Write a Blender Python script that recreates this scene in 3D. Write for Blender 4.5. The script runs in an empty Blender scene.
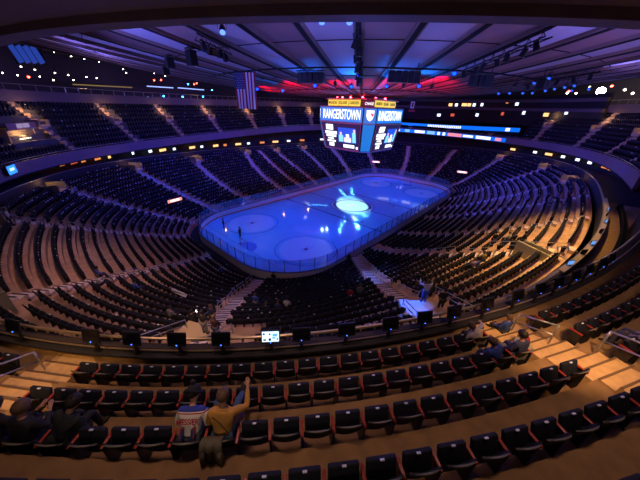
import bpy, bmesh, math, random
import numpy as np
from mathutils import Matrix, Vector
random.seed(7); RNG = np.random.default_rng(7)
SC = bpy.context.scene
COL = SC.collection
PI = math.pi
R = math.radians

# ------------------------------------------------------------------ materials
MATS = {}
def mat(name, col, rough=.6, metal=0., emit=None, es=0., vary=0., vscale=8., spec=.5, bump=0.):
    if name in MATS: return MATS[name]
    m = bpy.data.materials.new(name); m.use_nodes = True
    nt = m.node_tree; b = nt.nodes['Principled BSDF']
    b.inputs['Base Color'].default_value = (*col, 1)
    b.inputs['Roughness'].default_value = rough
    b.inputs['Metallic'].default_value = metal
    b.inputs['Specular IOR Level'].default_value = spec
    if emit:
        b.inputs['Emission Color'].default_value = (*emit, 1)
        b.inputs['Emission Strength'].default_value = es
    if vary or bump:
        tc = nt.nodes.new('ShaderNodeTexCoord'); nz = nt.nodes.new('ShaderNodeTexNoise')
        nz.inputs['Scale'].default_value = vscale; nz.inputs['Detail'].default_value = 4
        nt.links.new(tc.outputs['Object'], nz.inputs['Vector'])
        if vary:
            rp = nt.nodes.new('ShaderNodeValToRGB')
            rp.color_ramp.elements[0].position = .3; rp.color_ramp.elements[1].position = .7
            rp.color_ramp.elements[0].color = (*[c*(1-vary) for c in col], 1)
            rp.color_ramp.elements[1].color = (*[min(1, c*(1+vary)) for c in col], 1)
            nt.links.new(nz.outputs['Fac'], rp.inputs['Fac']); nt.links.new(rp.outputs['Color'], b.inputs['Base Color'])
        if bump:
            bp = nt.nodes.new('ShaderNodeBump'); bp.inputs['Strength'].default_value = bump
            nt.links.new(nz.outputs['Fac'], bp.inputs['Height']); nt.links.new(bp.outputs['Normal'], b.inputs['Normal'])
    MATS[name] = m; return m
def glow(name, col, s): return mat(name, (.02, .02, .02), .5, emit=col, es=s)

seat_fabric = mat('seat_fabric', (.014, .015, .030), .75, vary=.25, vscale=30, spec=.25)
seat_shell = mat('seat_shell', (.010, .010, .014), .5, spec=.3)
rim_highlight = mat('rim_highlight', (.16, .145, .12), .4)
arm_red = mat('arm_red', (.33, .032, .022), .35, vary=.2, vscale=12)
steel_dark = mat('steel_dark', (.03, .03, .035), .4, .3)
plate_mat = mat('plate_mat', (.75, .78, .85), .25)
carpet = mat('deck_carpet', (.27, .155, .072), .95, vary=.18, vscale=3, bump=.1)
step_tan = mat('step_tan', (.62, .38, .17), .8, vary=.12, vscale=5)
tread = mat('terrace_concrete', (.50, .31, .20), .85, vary=.2, vscale=1.2)
stair_c = mat('stair_concrete', (.72, .58, .54), .8, vary=.15, vscale=2)
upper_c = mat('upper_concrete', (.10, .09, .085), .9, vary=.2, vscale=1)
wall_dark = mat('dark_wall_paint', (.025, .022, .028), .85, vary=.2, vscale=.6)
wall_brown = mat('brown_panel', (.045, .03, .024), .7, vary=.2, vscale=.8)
fascia_m = mat('fascia_paint', (.22, .14, .18), .6, vary=.08, vscale=.5)
rail_metal = mat('rail_metal', (.50, .50, .54), .3, .8)
brass = mat('brass_rail', (.62, .46, .26), .3, .7)
counter_m = mat('counter_top', (.42, .33, .24), .5)
black_p = mat('black_plastic', (.012, .012, .014), .4)
panel_a = mat('ceiling_panel_pale', (.66, .60, .66), .7, vary=.06, vscale=.4)
panel_b = mat('ceiling_panel_brown', (.40, .25, .24), .7, vary=.1, vscale=.4)
beam_m = mat('ceiling_beam_tan', (.30, .20, .17), .7)
gap_m = mat('ceiling_gap', (.01, .01, .012), .9)
soffit_m = mat('soffit_paint', (.15, .14, .24), .8, vary=.15, vscale=.5)
white_p = mat('white_paint', (.80, .80, .82), .4)
skin_m = mat('skin', (.52, .27, .18), .55, vary=.06, vscale=20)
hair_m = mat('hair_brown', (.13, .075, .045), .7, vary=.3, vscale=60)
hair_d = mat('hair_dark', (.012, .009, .008), .6)
blue_led = glow('blue_led', (.04, .14, 1), 8)

# ------------------------------------------------------------------ mesh builder
class MB:
    def __init__(s): s.v = []; s.f = []; s.m = []
    def add(s, vs, fs, mi=0):
        o = len(s.v); s.v.extend([tuple(map(float, v)) for v in vs])
        for f in fs: s.f.append(tuple(o+i for i in f)); s.m.append(mi)
    def box(s, c, d, M=None, mi=0, taper=1.):
        x, y, z = d[0]/2, d[1]/2, d[2]/2
        vs = [Vector((sx*x*(taper if sz > 0 else 1), sy*y*(taper if sz > 0 else 1), sz*z)) for sz in (-1, 1) for sy in (-1, 1) for sx in (-1, 1)]
        if M is not None: vs = [M @ v for v in vs]
        c = Vector(c); vs = [v+c for v in vs]
        s.add(vs, [(0, 2, 3, 1), (4, 5, 7, 6), (0, 1, 5, 4), (1, 3, 7, 5), (3, 2, 6, 7), (2, 0, 4, 6)], mi)
    def tube(s, pts, r, n=8, mi=0, closed=False):
        pts = [Vector(p) for p in pts]; k = len(pts); rings = []
        rr = r if isinstance(r, (list, tuple)) else [r]*k
        for i, p in enumerate(pts):
            if closed: t = pts[(i+1) % k]-pts[i-1]
            else: t = pts[min(i+1, k-1)]-pts[max(i-1, 0)]
            t.normalize(); a = Vector((0, 0, 1)) if abs(t.z) < .9 else Vector((1, 0, 0))
            u = t.cross(a).normalized(); w = t.cross(u)
            rings.append([p+(u*math.cos(2*PI*j/n)+w*math.sin(2*PI*j/n))*rr[i] for j in range(n)])
        vs = [v for ring in rings for v in ring]; fs = []
        for i in range(k if closed else k-1):
            i2 = (i+1) % k
            for j in range(n):
                fs.append((i*n+j, i*n+(j+1) % n, i2*n+(j+1) % n, i2*n+j))
        if not closed: fs.append(tuple(range(n-1, -1, -1))); fs.append(tuple((k-1)*n+j for j in range(n)))
        s.add(vs, fs, mi)
    def grid(s, P, mi=0, closed_u=False, flip=False):
        P = np.asarray(P); nu, nv = P.shape[:2]; fs = []
        for i in range(nu if closed_u else nu-1):
            i2 = (i+1) % nu
            for j in range(nv-1):
                q = (i*nv+j, i2*nv+j, i2*nv+j+1, i*nv+j+1)
                fs.append(q[::-1] if flip else q)
        s.add(P.reshape(-1, 3), fs, mi)
    def ellipsoid(s, c, r, nu=14, nv=9, M=None, mi=0, z0=-1., z1=1.):
        P = []
        for i in range(nu):
            row = []
            for j in range(nv):
                h = z0+(z1-z0)*j/(nv-1); a = math.asin(max(-1, min(1, h))); t = 2*PI*i/nu
                v = Vector((r[0]*math.cos(a)*math.cos(t), r[1]*math.cos(a)*math.sin(t), r[2]*math.sin(a)))
                row.append((M @ v if M is not None else v)+Vector(c))
            P.append(row)
        s.grid(P, mi, True)
    def build(s, name, mats, parent=None, smooth=False, bevel=0., loc=None):
        me = bpy.data.meshes.new(name); me.from_pydata(s.v, [], s.f)
        mats = mats if isinstance(mats, (list, tuple)) else [mats]
        for m in mats: me.materials.append(m)
        if len(mats) > 1: me.polygons.foreach_set('material_index', s.m)
        if smooth: me.polygons.foreach_set('use_smooth', [True]*len(me.polygons))
        if bevel:
            bm = bmesh.new(); bm.from_mesh(me)
            bmesh.ops.bevel(bm, geom=bm.edges[:], offset=bevel, segments=2, affect='EDGES', profile=.5)
            bm.to_mesh(me); bm.free()
        me.update()
        o = bpy.data.objects.new(name, me); COL.objects.link(o)
        if parent: o.parent = parent
        if loc is not None: o.location = loc
        return o
def big_mesh(name, V, F, MI, mats):
    me = bpy.data.meshes.new(name)
    V = np.asarray(V, np.float32); F = np.asarray(F, np.int32)
    me.vertices.add(len(V)); me.vertices.foreach_set('co', V.ravel())
    me.loops.add(F.size); me.loops.foreach_set('vertex_index', F.ravel())
    me.polygons.add(len(F)); me.polygons.foreach_set('loop_start', np.arange(len(F), dtype=np.int32)*4)
    me.polygons.foreach_set('material_index', np.asarray(MI, np.int32))
    for m in mats: me.materials.append(m)
    me.update(calc_edges=True); me.validate()
    o = bpy.data.objects.new(name, me); COL.objects.link(o); return o
def tag(o, label, cat, group=None):
    o['label'] = label; o['category'] = cat
    if group: o['group'] = group
    return o
def empty(name, loc=(0, 0, 0), rz=0., label=None, cat=None, group=None):
    o = bpy.data.objects.new(name, None); COL.objects.link(o); o.empty_display_size = .2
    o.location = loc; o.rotation_euler = (0, 0, rz)
    if label: tag(o, label, cat, group)
    return o
def struct(o): o['kind'] = 'structure'; return o
def text_mesh(name, body, size, m, parent=None, loc=(0, 0, 0), rot=None, width=None, extrude=.01, shear=0.):
    cu = bpy.data.curves.new(name, 'FONT'); cu.body = body; cu.size = size; cu.align_x = 'CENTER'; cu.align_y = 'CENTER'; cu.extrude = extrude; cu.offset = size*.012; cu.shear = shear
    t = bpy.data.objects.new(name, cu); COL.objects.link(t)
    me = bpy.data.meshes.new_from_object(t.evaluated_get(bpy.context.evaluated_depsgraph_get()))
    bpy.data.objects.remove(t); bpy.data.curves.remove(cu)
    if width:
        xs = [v.co.x for v in me.vertices]; w = max(xs)-min(xs); c = (max(xs)+min(xs))/2
        for v in me.vertices: v.co.x = (v.co.x-c)*width/w
    me.materials.clear(); me.materials.append(m)
    o = bpy.data.objects.new(name, me); COL.objects.link(o)
    if parent: o.parent = parent
    o.matrix_local = Matrix.Translation(loc) @ (rot.to_4x4() if rot is not None else Matrix.Identity(4))
    return o

# ------------------------------------------------------------------ plan of the arena
def sup(a, b, n, th):
    c, s = np.cos(th), np.sin(th); return 1/((np.abs(c)/a)**n+(np.abs(s)/b)**n)**(1/n)
def harm(ctrl, K=2):
    t = np.radians([c[0] for c in ctrl]); y = np.array([c[1] for c in ctrl])
    M = np.stack([np.ones_like(t)]+[f(k*t) for k in range(1, K+1) for f in (np.cos, np.sin)], 1)
    return np.linalg.lstsq(np.vstack([M, .05*np.eye(M.shape[1])[1:]]), np.concatenate([y, np.zeros(2*K)]), rcond=None)[0]
def hv(w, t):
    r = w[0]+0*t
    for k in range(1, (len(w)-1)//2+1): r = r+w[2*k-1]*np.cos(k*t)+w[2*k]*np.sin(k*t)
    return r
wA = harm([(-153, 10.2), (-147, 10.3), (-137, 10.4), (-129, 10.4), (-103, 10.9), (-91, 11.0), (-71, 10.6), (-54, 10.4), (-42, 10.4), (-32, 10.4), (4, 8.9), (52, 8.3), (114, 8.7), (133, 8.6), (144, 8.6), (153, 9.0), (169, 9.4)])
def supA(th):
    d = (np.asarray(th, float)+R(174.5)+PI) % (2*PI)-PI
    return sup(48, 35, 2.6, th)+2.4*np.exp(-(d/R(14))**2/2)
wB = harm([(-95.6, 12.9), (-59, 12.2), (-39, 12.3), (-21.5, 12.6), (2, 12.7), (52, 12.5), (103, 11.3), (127, 10.9), (147, 10.4), (160, 10.0)])
wC = harm([(133, 17.7), (110, 18.1), (86.5, 18.6), (50.6, 19.0), (5, 19.4), (-27, 19.8), (-50, 20.)], 1)
PA, PB, PC = (48, 35, 2.6), (50, 37, 2.6), (57, 44, 2.4)
def zAf(th):
    d = (np.asarray(th, float)+R(150)+PI) % (2*PI)-PI
    return hv(wA, th)-.75*np.exp(-(d/R(15))**4)
def rinkr(th):
    th = np.asarray(th, float); lo = th*0+5; hi = th*0+40
    for _ in range(45):
        m = (lo+hi)/2; x = np.abs(m*np.cos(th))-(30.48-8.53); y = np.abs(m*np.sin(th))-(12.95-8.53)
        sd = np.hypot(np.maximum(x, 0), np.maximum(y, 0))+np.minimum(np.maximum(x, y), 0)-8.53
        lo = np.where(sd < 0, m, lo); hi = np.where(sd < 0, hi, m)
    return lo
def bowl(s, th):
    th = np.asarray(th, float); r0 = rinkr(th)+1.6; r1 = supA(th)-.6; zt = zAf(th)-.9
    r = r0+(r1-r0)*s
    return np.stack([r*np.cos(th), r*np.sin(th), .8+(zt-.8)*np.asarray(s)**1.2], -1)
def ringpt(P, th, z, off=0.):
    r = (supA(th) if P is PA else sup(*P, th))+off; return np.stack([r*np.cos(th), r*np.sin(th), np.broadcast_to(z, np.shape(th))+0*th], -1)
def band(mb, P, th, zlo, zhi, off=0., thick=.25, mi=0, closed=False):
    a = ringpt(P, th, zlo, off); b = ringpt(P, th, zhi, off); c = ringpt(P, th, zhi, off+thick); d = ringpt(P, th, zlo, off+thick)
    mb.grid(np.stack([a, b, c, d, a], 1), mi, closed)
    if not closed:
        for q in (0, -1): mb.add([a[q], b[q], c[q], d[q]], [(0, 1, 2, 3)], mi)
def slab(mb, P, th, z, o0, o1, mi=0, th2=.25):
    a = ringpt(P, th, z, o0); b = ringpt(P, th, z, o1); dn = np.array([0, 0, -th2])
    mb.grid(np.stack([a, b, b+dn, a+dn, a], 1), mi)

# ------------------------------------------------------------------ the ice
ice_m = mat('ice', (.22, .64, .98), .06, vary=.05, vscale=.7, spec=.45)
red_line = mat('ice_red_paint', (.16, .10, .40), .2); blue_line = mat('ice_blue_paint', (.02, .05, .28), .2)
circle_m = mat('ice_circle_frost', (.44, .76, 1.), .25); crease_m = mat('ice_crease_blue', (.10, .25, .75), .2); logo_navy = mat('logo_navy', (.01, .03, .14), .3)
ice = MB()
ths = np.linspace(0, 2*PI, 240, endpoint=False)
rr_ = rinkr(ths)
rim = np.stack([rr_*np.cos(ths), rr_*np.sin(ths), 0*ths], 1)
ice.add([(0, 0, 0)]+list(rim), [(0, i+1, (i+1) % 240+1) for i in range(240)])
def annulus(cx, cy, r0, r1, mi, z=.004, a0=0., a1=2*PI, n=48):
    t = np.linspace(a0, a1, n)
    ice.grid(np.stack([np.stack([cx+r0*np.cos(t), cy+r0*np.sin(t), 0*t+z], 1), np.stack([cx+r1*np.cos(t), cy+r1*np.sin(t), 0*t+z], 1)], 1), mi, flip=True)
def strip(x0, x1, y0, y1, mi, z=.003): ice.add([(x0, y0, z), (x1, y0, z), (x1, y1, z), (x0, y1, z)], [(0, 1, 2, 3)], mi)
for sx in (-1, 1):
    strip(sx*7.47-.15, sx*7.47+.15, -12.9, 12.9, 2)
    strip(sx*27.1-.04, sx*27.1+.04, -11.2, 11.2, 1)
    annulus(sx*27.1, 0, 0.02, 1.83, 4, .005, PI/2 if sx > 0 else -PI/2, PI*1.5 if sx > 0 else PI/2, 24)
    for sy in (-1, 1):
        annulus(sx*21.03, sy*6.7, .02, 3.9, 3, .002); annulus(sx*21.03, sy*6.7, 4.45, 4.57, 1)
        annulus(sx*21.03, sy*6.7, .02, .32, 1, .006)
        annulus(sx*6.1, sy*6.7, .02, .3, 1, .006)
        for ax, ay in ((1, 1), (1, -1), (-1, 1), (-1, -1)):
            strip(sx*21.03+ax*.6-.5, sx*21.03+ax*.6+.5, sy*6.7+ay*.3-.03, sy*6.7+ay*.3+.03, 1, .007)
strip(-.15, .15, -12.9, 12.9, 1)
annulus(0, 0, 3.55, 4.1, 5, .006); annulus(0, 0, .01, 3.55, 3, .005); annulus(0, 0, 4.1, 4.57, 3, .005); annulus(0, 0, 4.57, 4.75, 5, .006)
# faint centre emblem: shield with a diagonal bar
ice.add([(-.9, 1.3, .012), (.9, 1.3, .012), (.9, -.2, .012), (0, -1.4, .012), (-.9, -.2, .012)], [(4, 3, 2, 1, 0)], 6)
ice.add([(-.95, .7, .016), (.6, -.75, .016), (.85, -.35, .016), (-.7, 1.05, .016)], [(0, 1, 2, 3)], 7)
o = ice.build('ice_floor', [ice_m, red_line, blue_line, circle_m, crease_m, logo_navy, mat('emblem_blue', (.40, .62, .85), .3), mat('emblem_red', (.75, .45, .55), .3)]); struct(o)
# boards
bo = empty('rink_boards', (0, 0, 0), 0, 'white dasher boards with clear glass panes all round the blue lit ice rink', 'hockey boards')
t3 = np.linspace(0, 2*PI, 360, endpoint=False); r3 = rinkr(t3)
def rk(off, z): return np.stack([(r3+off)*np.cos(t3), (r3+off)*np.sin(t3), 0*t3+z], 1)
m = MB(); m.grid(np.stack([rk(.0, .2), rk(0, 1.02), rk(.15, 1.02), rk(.15, -.3)], 1), 0, True); m.build('dasher_panels', white_p, bo)
m = MB(); m.grid(np.stack([rk(-.02, 0), rk(-.02, .22), rk(.06, .22)], 1), 0, True); m.build('kick_plate', mat('kick_red', (.62, .16, .10), .4), bo)
m = MB(); m.grid(np.stack([rk(-.04, 1.02), rk(-.04, 1.09), rk(.18, 1.09), rk(.18, 1.02)], 1), 0, True); m.build('cap_rail', mat('cap_blue', (.08, .10, .3), .4), bo)
gl = bpy.data.materials.new('rink_glass'); gl.use_nodes = True
nt = gl.node_tree; nt.nodes.remove(nt.nodes['Principled BSDF'])
tr = nt.nodes.new('ShaderNodeBsdfTransparent'); tr.inputs[0].default_value = (.80, .85, .95, 1); gs = nt.nodes.new('ShaderNodeBsdfGlossy'); gs.inputs['Roughness'].default_value = .05
df = nt.nodes.new('ShaderNodeBsdfDiffuse'); df.inputs[0].default_value = (.5, .6, .8, 1)
mx = nt.nodes.new('ShaderNodeMixShader'); mx.inputs[0].default_value = .22; mx2 = nt.nodes.new('ShaderNodeMixShader'); mx2.inputs[0].default_value = .12
nt.links.new(tr.outputs[0], mx.inputs[1]); nt.links.new(gs.outputs[0], mx.inputs[2]); nt.links.new(mx.outputs[0], mx2.inputs[1]); nt.links.new(df.outputs[0], mx2.inputs[2])
nt.links.new(mx2.outputs[0], nt.nodes['Material Output'].inputs[0])
m = MB(); m.grid(np.stack([rk(.06, 1.09), rk(.06, 2.75)], 1), 0, True); m.build('glass_panes', gl, bo)
# glass posts: walk the perimeter
per = rk(.09, 1.09); seg = np.linalg.norm(np.diff(np.vstack([per, per[:1]]), axis=0), axis=1); cum = np.r_[0, np.cumsum(seg)]
post_me = None
for d in np.arange(0, cum[-1], cum[-1]/88):
    x = np.interp(d, cum, np.r_[per[:, 0], per[0, 0]]); y = np.interp(d, cum, np.r_[per[:, 1], per[0, 1]])
    if post_me is None:
        m = MB(); m.box((0, 0, .83), (.05, .05, 1.66)); p = m.build('glass_post', steel_dark, bo); post_me = p.data
    else:
        p = bpy.data.objects.new('glass_post', post_me); COL.objects.link(p); p.parent = bo
    p.location = (x, y, 1.09)
# goal
def goal(x, sgn, label):
    g = empty('hockey_goal', (x, 0, 0), 0 if sgn > 0 else PI, label, 'goal', None)
    m = MB(); m.tube([(0, -.92, 0), (0, -.92, 1.22), (0, .92, 1.22), (0, .92, 0)], .04, 8); m.build('goal_frame', mat('goal_red', (.6, .05, .05), .4), g, True)
    m = MB(); m.tube([(0, -.92, .04), (.9, -.7, .04), (1.05, 0, .04), (.9, .7, .04), (0, .92, .04)], .03, 6)
    for z, k in ((.4, .95), (.8, .8), (1.2, .45)):
        m.tube([(0, -.92, z), (.9*k, -.7, z), (1.05*k, 0, z), (.9*k, .7, z), (0, .92, z)], .012, 4)
    for yy in (-.7, -.35, 0, .35, .7): m.tube([(.95-.1*abs(yy), yy, .04), (.45, yy, 1.2), (0, yy, 1.22)], .012, 4)
    m.build('goal_net', white_p, g)
goal(-27.1, -1, 'red framed hockey goal with white net at the near left end of the ice')
goal(27.1, 1, 'red framed hockey goal with white net at the far end of the ice')

# ------------------------------------------------------------------ lower bowl
NROW = 19
AISLES = [(-164, -154.2), (-143.5, -139), (-180, -169), (166.5, 171), (-136.5, -119), (157.5, 155.5), (149.5, 137.5), (138, 118.5), (112, 95.5), (92, 88), (72, 80), (52, 64), (36, 48), (22, 31), (8, 12), (-6, -6), (-20, -24), (-38, -44), (-58, -66), (-82, -86), (-118, -104)]
TH = np.linspace(-PI, PI, 540, endpoint=False)
SE = np.linspace(0, 1, NROW+1)
prof = []
for i in range(NROW):
    a = bowl(SE[i], TH); b = bowl(SE[i+1], TH); z = a[:, 2]+.0
    a2 = a.copy(); b2 = b.copy(); b2[:, 2] = z
    prof += [a2, b2]
prof.append(bowl(1., TH))
# seen from inside: front wall down to the rink walk
f0 = prof[0].copy(); f0[:, 2] = -.3
m = MB(); m.grid(np.stack([f0]+prof, 1), 0, True)
struct(m.build('lower_terrace', tread))
m = MB(); inner = np.stack([(rinkr(TH)+.1)*np.cos(TH), (rinkr(TH)+.1)*np.sin(TH), 0*TH-.02], 1); f1 = f0.copy(); f1[:, 2] = -.02
m.grid(np.stack([inner, f1], 1), 0, True); struct(m.build('rinkside_floor', wall_dark))
def aisle_th(a, s): return R(a[0]+(a[1]-a[0])*s)
for a in AISLES:
    m = MB()
    for i in range(NROW):
        for h in (0, .5):
            s = (i+h)/NROW; s2 = (i+h+.5)/NROW
            p = bowl(s, aisle_th(a, s)); q = bowl(s2, aisle_th(a, s2)); z = bowl(i/NROW, aisle_th(a, s))[2]
            zn = bowl((i+1)/NROW, aisle_th(a, s))[2]
            d = Vector((q[0]-p[0], q[1]-p[1], 0)); L = d.length; ang = math.atan2(d.y, d.x)
            ztop = z+.02 if h == 0 else z+(zn-z)*.5
            c = (Vector(p)+Vector(q))/2
            m.box((c.x, c.y, ztop-.15), (L+.02, 1.0, .3), Matrix.Rotation(ang, 3, 'Z'))
            e = Vector(p)+d.normalized()*.05; m.box((e.x, e.y, ztop+.004), (.10, 1.0, .012), Matrix.Rotation(ang, 3, 'Z'), 1)
    struct(m.build('aisle_stairs', [stair_c, steel_dark]))
# A wall at the top of the lower bowl, with its pale cap rail
zA = zAf(TH)
m = MB(); band(m, PA, TH, zA-1.6, zA, -.12, .3, 0, True); struct(m.build('wall_lower_bowl_top', wall_dark))
m = MB(); band(m, PA, TH, zA, zA+.05, -.14, .2, 0, True); struct(m.build('trim_lower_bowl_rail', mat('cap_trim', (.20, .18, .22), .4)))

# ------------------------------------------------------------------ seats far away: one mass
def seat_template(w=.50):
    V = []; F = []; MI = []
    def bx(c, d, mi, tilt=0.):
        o = len(V); ct, st = math.cos(tilt), math.sin(tilt)
        for sz in (-1, 1):
            for sy in (-1, 1):
                for sx in (-1, 1):
                    x, y, z = sx*d[0]/2, sy*d[1]/2, sz*d[2]/2
                    V.append((c[0]+x, c[1]+y*ct-z*st, c[2]+y*st+z*ct))
        for f in ((0, 2, 3, 1), (4, 5, 7, 6), (0, 1, 5, 4), (1, 3, 7, 5), (3, 2, 6, 7), (2, 0, 4, 6)):
            F.append(tuple(o+k for k in f)); MI.append(mi)
    bx((0, -.08, .56), (w, .05, .48), 0, .15); bx((0, .07, .50), (w-.06, .07, .36), 0, -.2)
    bx((w/2+.025, .01, .33), (.045, .24, .56), 1)
    bx((0, .11, .71), (.12, .06, .045), 2)
    return np.array(V), np.array(F), np.array(MI)
TV, TF, TM = seat_template(); TVF = TV.copy(); TV[:, 2] *= .90
c0 = TVF[24:].mean(0); TVF[24:] = c0+(TVF[24:]-c0)*1.7; TVF[:24, 2] *= 1.08; TVF[24:, 2] += .05
SV, SF, SM = [], [], []; nseat = [0]
def mass_seat(p, face, plate=True, T_=None):
    T_ = TV if T_ is None else T_
    nx, ny = face   # local +y -> face
    V = np.stack([T_[:, 0]*ny+T_[:, 1]*nx+p[0], -T_[:, 0]*nx+T_[:, 1]*ny+p[1], T_[:, 2]+p[2]], 1)
    k = 24 if plate else 18
    if not plate: V = V[:24]
    SV.append(V); SF.append(TF[:k]+nseat[0]); SM.append(TM[:k]); nseat[0] += len(V)
LANDS = [(-155.4, .75, 1., 2.4), (-139.3, .82, 1., 1.5), (157, .88, 1., 1.4), (138.2, .88, 1., 1.4), (119.8, .86, 1., 1.3), (96.5, .88, 1., 1.3), (79, .88, 1., 1.3), (62, .88, 1., 1.2), (47, .88, 1., 1.2), (-23.5, .86, 1., 1.2), (-43.5, .88, 1., 1.2), (-65, .88, 1., 1.2), (-168.6, .91, 1., 1.), (171.5, .91, 1., 1.2), (-122.3, .82, 1., .6)]
near_fill = []     # upper-row seats close to the deck: built as individuals
def row_curve(fn, ths):
    P = fn(ths); d = np.r_[0, np.cumsum(np.linalg.norm(np.diff(P[:, :2], axis=0), axis=1))]; return P, d
for i in range(NROW):
    sm = (i+.40)/NROW; ths = np.linspace(-PI, PI, 1500)
    P, d = row_curve(lambda t: bowl(sm, t), ths); zz = bowl(i/NROW, ths)[:, 2]
    ah = [aisle_th(a, sm) for a in AISLES]
    for dd in np.arange(0, d[-1], .56):
        t = float(np.interp(dd, d, ths)); x = np.interp(dd, d, P[:, 0]); y = np.interp(dd, d, P[:, 1]); z = np.interp(dd, d, zz)
        rad = math.hypot(x, y)
        if min(abs((t-h+PI) % (2*PI)-PI) for h in ah)*rad < .84: continue
        td = math.degrees(t)
        if any(s0 <= (i+.36)/NROW <= s1 and abs(td-th0)*PI/180*rad < hw for th0, s0, s1, hw in LANDS): continue
        j = np.searchsorted(d, dd); j = min(max(j, 1), len(d)-1); tx, ty = P[j, :2]-P[j-1, :2]; L = math.hypot(tx, ty); face = (-ty/L, tx/L)
        if i == NROW-1 and -158 < math.degrees(t) < -104: near_fill.append(((x, y, z), face, math.degrees(t))); continue
        far = -80 < td < 168
        if far: x, y = x-face[0]*.16, y-face[1]*.16
        mass_seat((x, y, z), face, RNG.random() < (.34 if far else .2), TVF if far else None)
# upper bowl: behind the fascia of the balcony
def upper(s, th):
    r0 = sup(*PB, th)+.8; r1 = sup(*PC, th)+1.2; z0 = hv(wB, th)+.1; z1 = hv(wC, th)+.4
    r = r0+(r1-r0)*s; return np.stack([r*np.cos(th), r*np.sin(th), z0+(z1-z0)*s], -1)
NU = 10; UA = [142, 128.3, 115, 100.8, 84.3, 69, 55.5, 42, 28, 14, 0, -14, -28, -42, -56, -70, -84]
for ta, tb, nu in ((-92, -22.6, 10), (-22, 31.4, 2), (32, 164.1, 10)):
    UT = np.radians(np.arange(ta, tb, .6)); prof = []
    for i in range(nu):
        a = upper(i/NU, UT); b = upper((i+1)/NU, UT); b2 = b.copy(); b2[:, 2] = a[:, 2]; prof += [a, b2]
    prof.append(upper(nu/NU, UT)); pf = ringpt(PB, UT, prof[0][:, 2], 0)
    m = MB(); g_ = np.stack([pf]+prof, 1); m.grid(g_)
    for q in (0, -1):
        e = g_[q]; m.add([tuple(v) for v in e]+[(e[-1][0], e[-1][1], e[0][2]-1.)]+[(e[0][0], e[0][1], e[0][2]-1.)], [tuple(range(len(e)+2))])
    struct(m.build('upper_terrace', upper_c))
    for a in UA:
        if not ta < a < tb: continue
        m = MB(); t = R(a)
        for i in range(nu):
            for h in (0, .5):
                p = upper((i+h)/NU, t); q = upper((i+h+.5)/NU, t); d = Vector((q[0]-p[0], q[1]-p[1], 0)); c = (Vector(p)+Vector(q))/2
                zt = upper(i/NU, t)[2]+(.02 if h == 0 else .3)
                m.box((c.x, c.y, zt-.15), (d.length+.02, 1.2, .34), Matrix.Rotation(t, 3, 'Z'))
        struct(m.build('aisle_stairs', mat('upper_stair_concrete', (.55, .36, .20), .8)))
        if nu == 10:   # mid-height landing with low walls
            p = upper(.52, t); rd = Vector((math.cos(t), math.sin(t), 0)); T = Vector((-rd.y, rd.x, 0)); Mx = Matrix.Rotation(t, 3, 'Z')
            m = MB(); m.box(Vector(p)+rd*.6+Vector((0, 0, -.1)), (1.7, 2.0, .5), Mx); struct(m.build('upper_landing', mat('upper_landing_tan', (.60, .42, .24), .8)))
            m = MB()
            for sg in (-1, 1): m.box(Vector(p)+rd*.7+T*sg*1.05+Vector((0, 0, .35)), (1.9, .12, 1.1), Mx)
            struct(m.build('wall_upper_landing', mat('upper_landing_wall', (.3, .24, .26), .8)))
    for i in range(nu):
        sm = (i+.5)/NU
        P, d = row_curve(lambda t: upper(sm, t), UT); zz = upper(i/NU, UT)[:, 2]
        for dd in np.arange(.3, d[-1], .56):
            t = float(np.interp(dd, d, UT)); x = np.interp(dd, d, P[:, 0]); y = np.interp(dd, d, P[:, 1]); z = np.interp(dd, d, zz)
            gap = min(abs(math.degrees(t)-h) for h in UA)*PI/180*math.hypot(x, y)
            if abs(math.degrees(t)-146.8) < 3.4 and 2 <= i <= 6: continue
            if gap < .9 or (gap < 1.4 and 4 <= i <= 7 and nu == 10): continue
            r = math.hypot(x, y); mass_seat((x, y, z), (-x/r, -y/r), RNG.random() < .10, TVF)

# ------------------------------------------------------------------ balcony ring, recess, bridge ring
BT = np.radians(np.arange(-93, 165.1, .75)); zB = hv(wB, BT)
m = MB(); band(m, PB, BT, zB-.75, zB+.75, -.1, .35); struct(m.build('wall_balcony_fascia', fascia_m))
m = MB()
a_ = ringpt(PB, BT, zB+1.0, 0); m.tube(a_, .04, 6)
for k in range(0, len(BT), 4): m.tube([ringpt(PB, BT[k], zB[k]+.7, 0), ringpt(PB, BT[k], zB[k]+1.0, 0)], .03, 5)
struct(m.build('trim_balcony_rail', rail_metal))
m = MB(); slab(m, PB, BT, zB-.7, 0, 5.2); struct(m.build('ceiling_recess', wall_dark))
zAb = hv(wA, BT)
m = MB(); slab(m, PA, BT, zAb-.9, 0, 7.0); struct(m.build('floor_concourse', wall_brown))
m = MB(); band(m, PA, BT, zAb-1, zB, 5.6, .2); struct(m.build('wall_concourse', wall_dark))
# lit suite openings and screens in the concourse wall under the balcony
warm_w = glow('suite_glow_orange', (1., .30, .08), .9); warm_w2 = glow('suite_glow_amber', (1., .55, .2), 1.6); white_w = glow('suite_glow_white', (.75, .8, 1.), 1.8); red_w = glow('suite_glow_red', (1., .14, .07), .7)
wn = 0
def window(P, th, off, zc, w, h, m_glow, frame=True):
    global wn; wn += 1
    c = ringpt(P, np.array(th), zc, off); Mx = Matrix.Rotation(th, 3, 'Z')
    o = empty('window_%d' % wn, tuple(c)); o['kind'] = 'structure'
    m = MB(); m.box((0, 0, 0), (.06, w, h), Mx); m.build('pane', m_glow, o)
    m = MB()
    for s in (-1, 1):
        m.box(Mx @ Vector((-.05, s*(w/2+.04), 0)), (.16, .08, h+.16), Mx); m.box(Mx @ Vector((-.05, 0, s*(h/2+.04))), (.16, w+.16, .08), Mx)
    m.build('window_frame', wall_dark, o)
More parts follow.
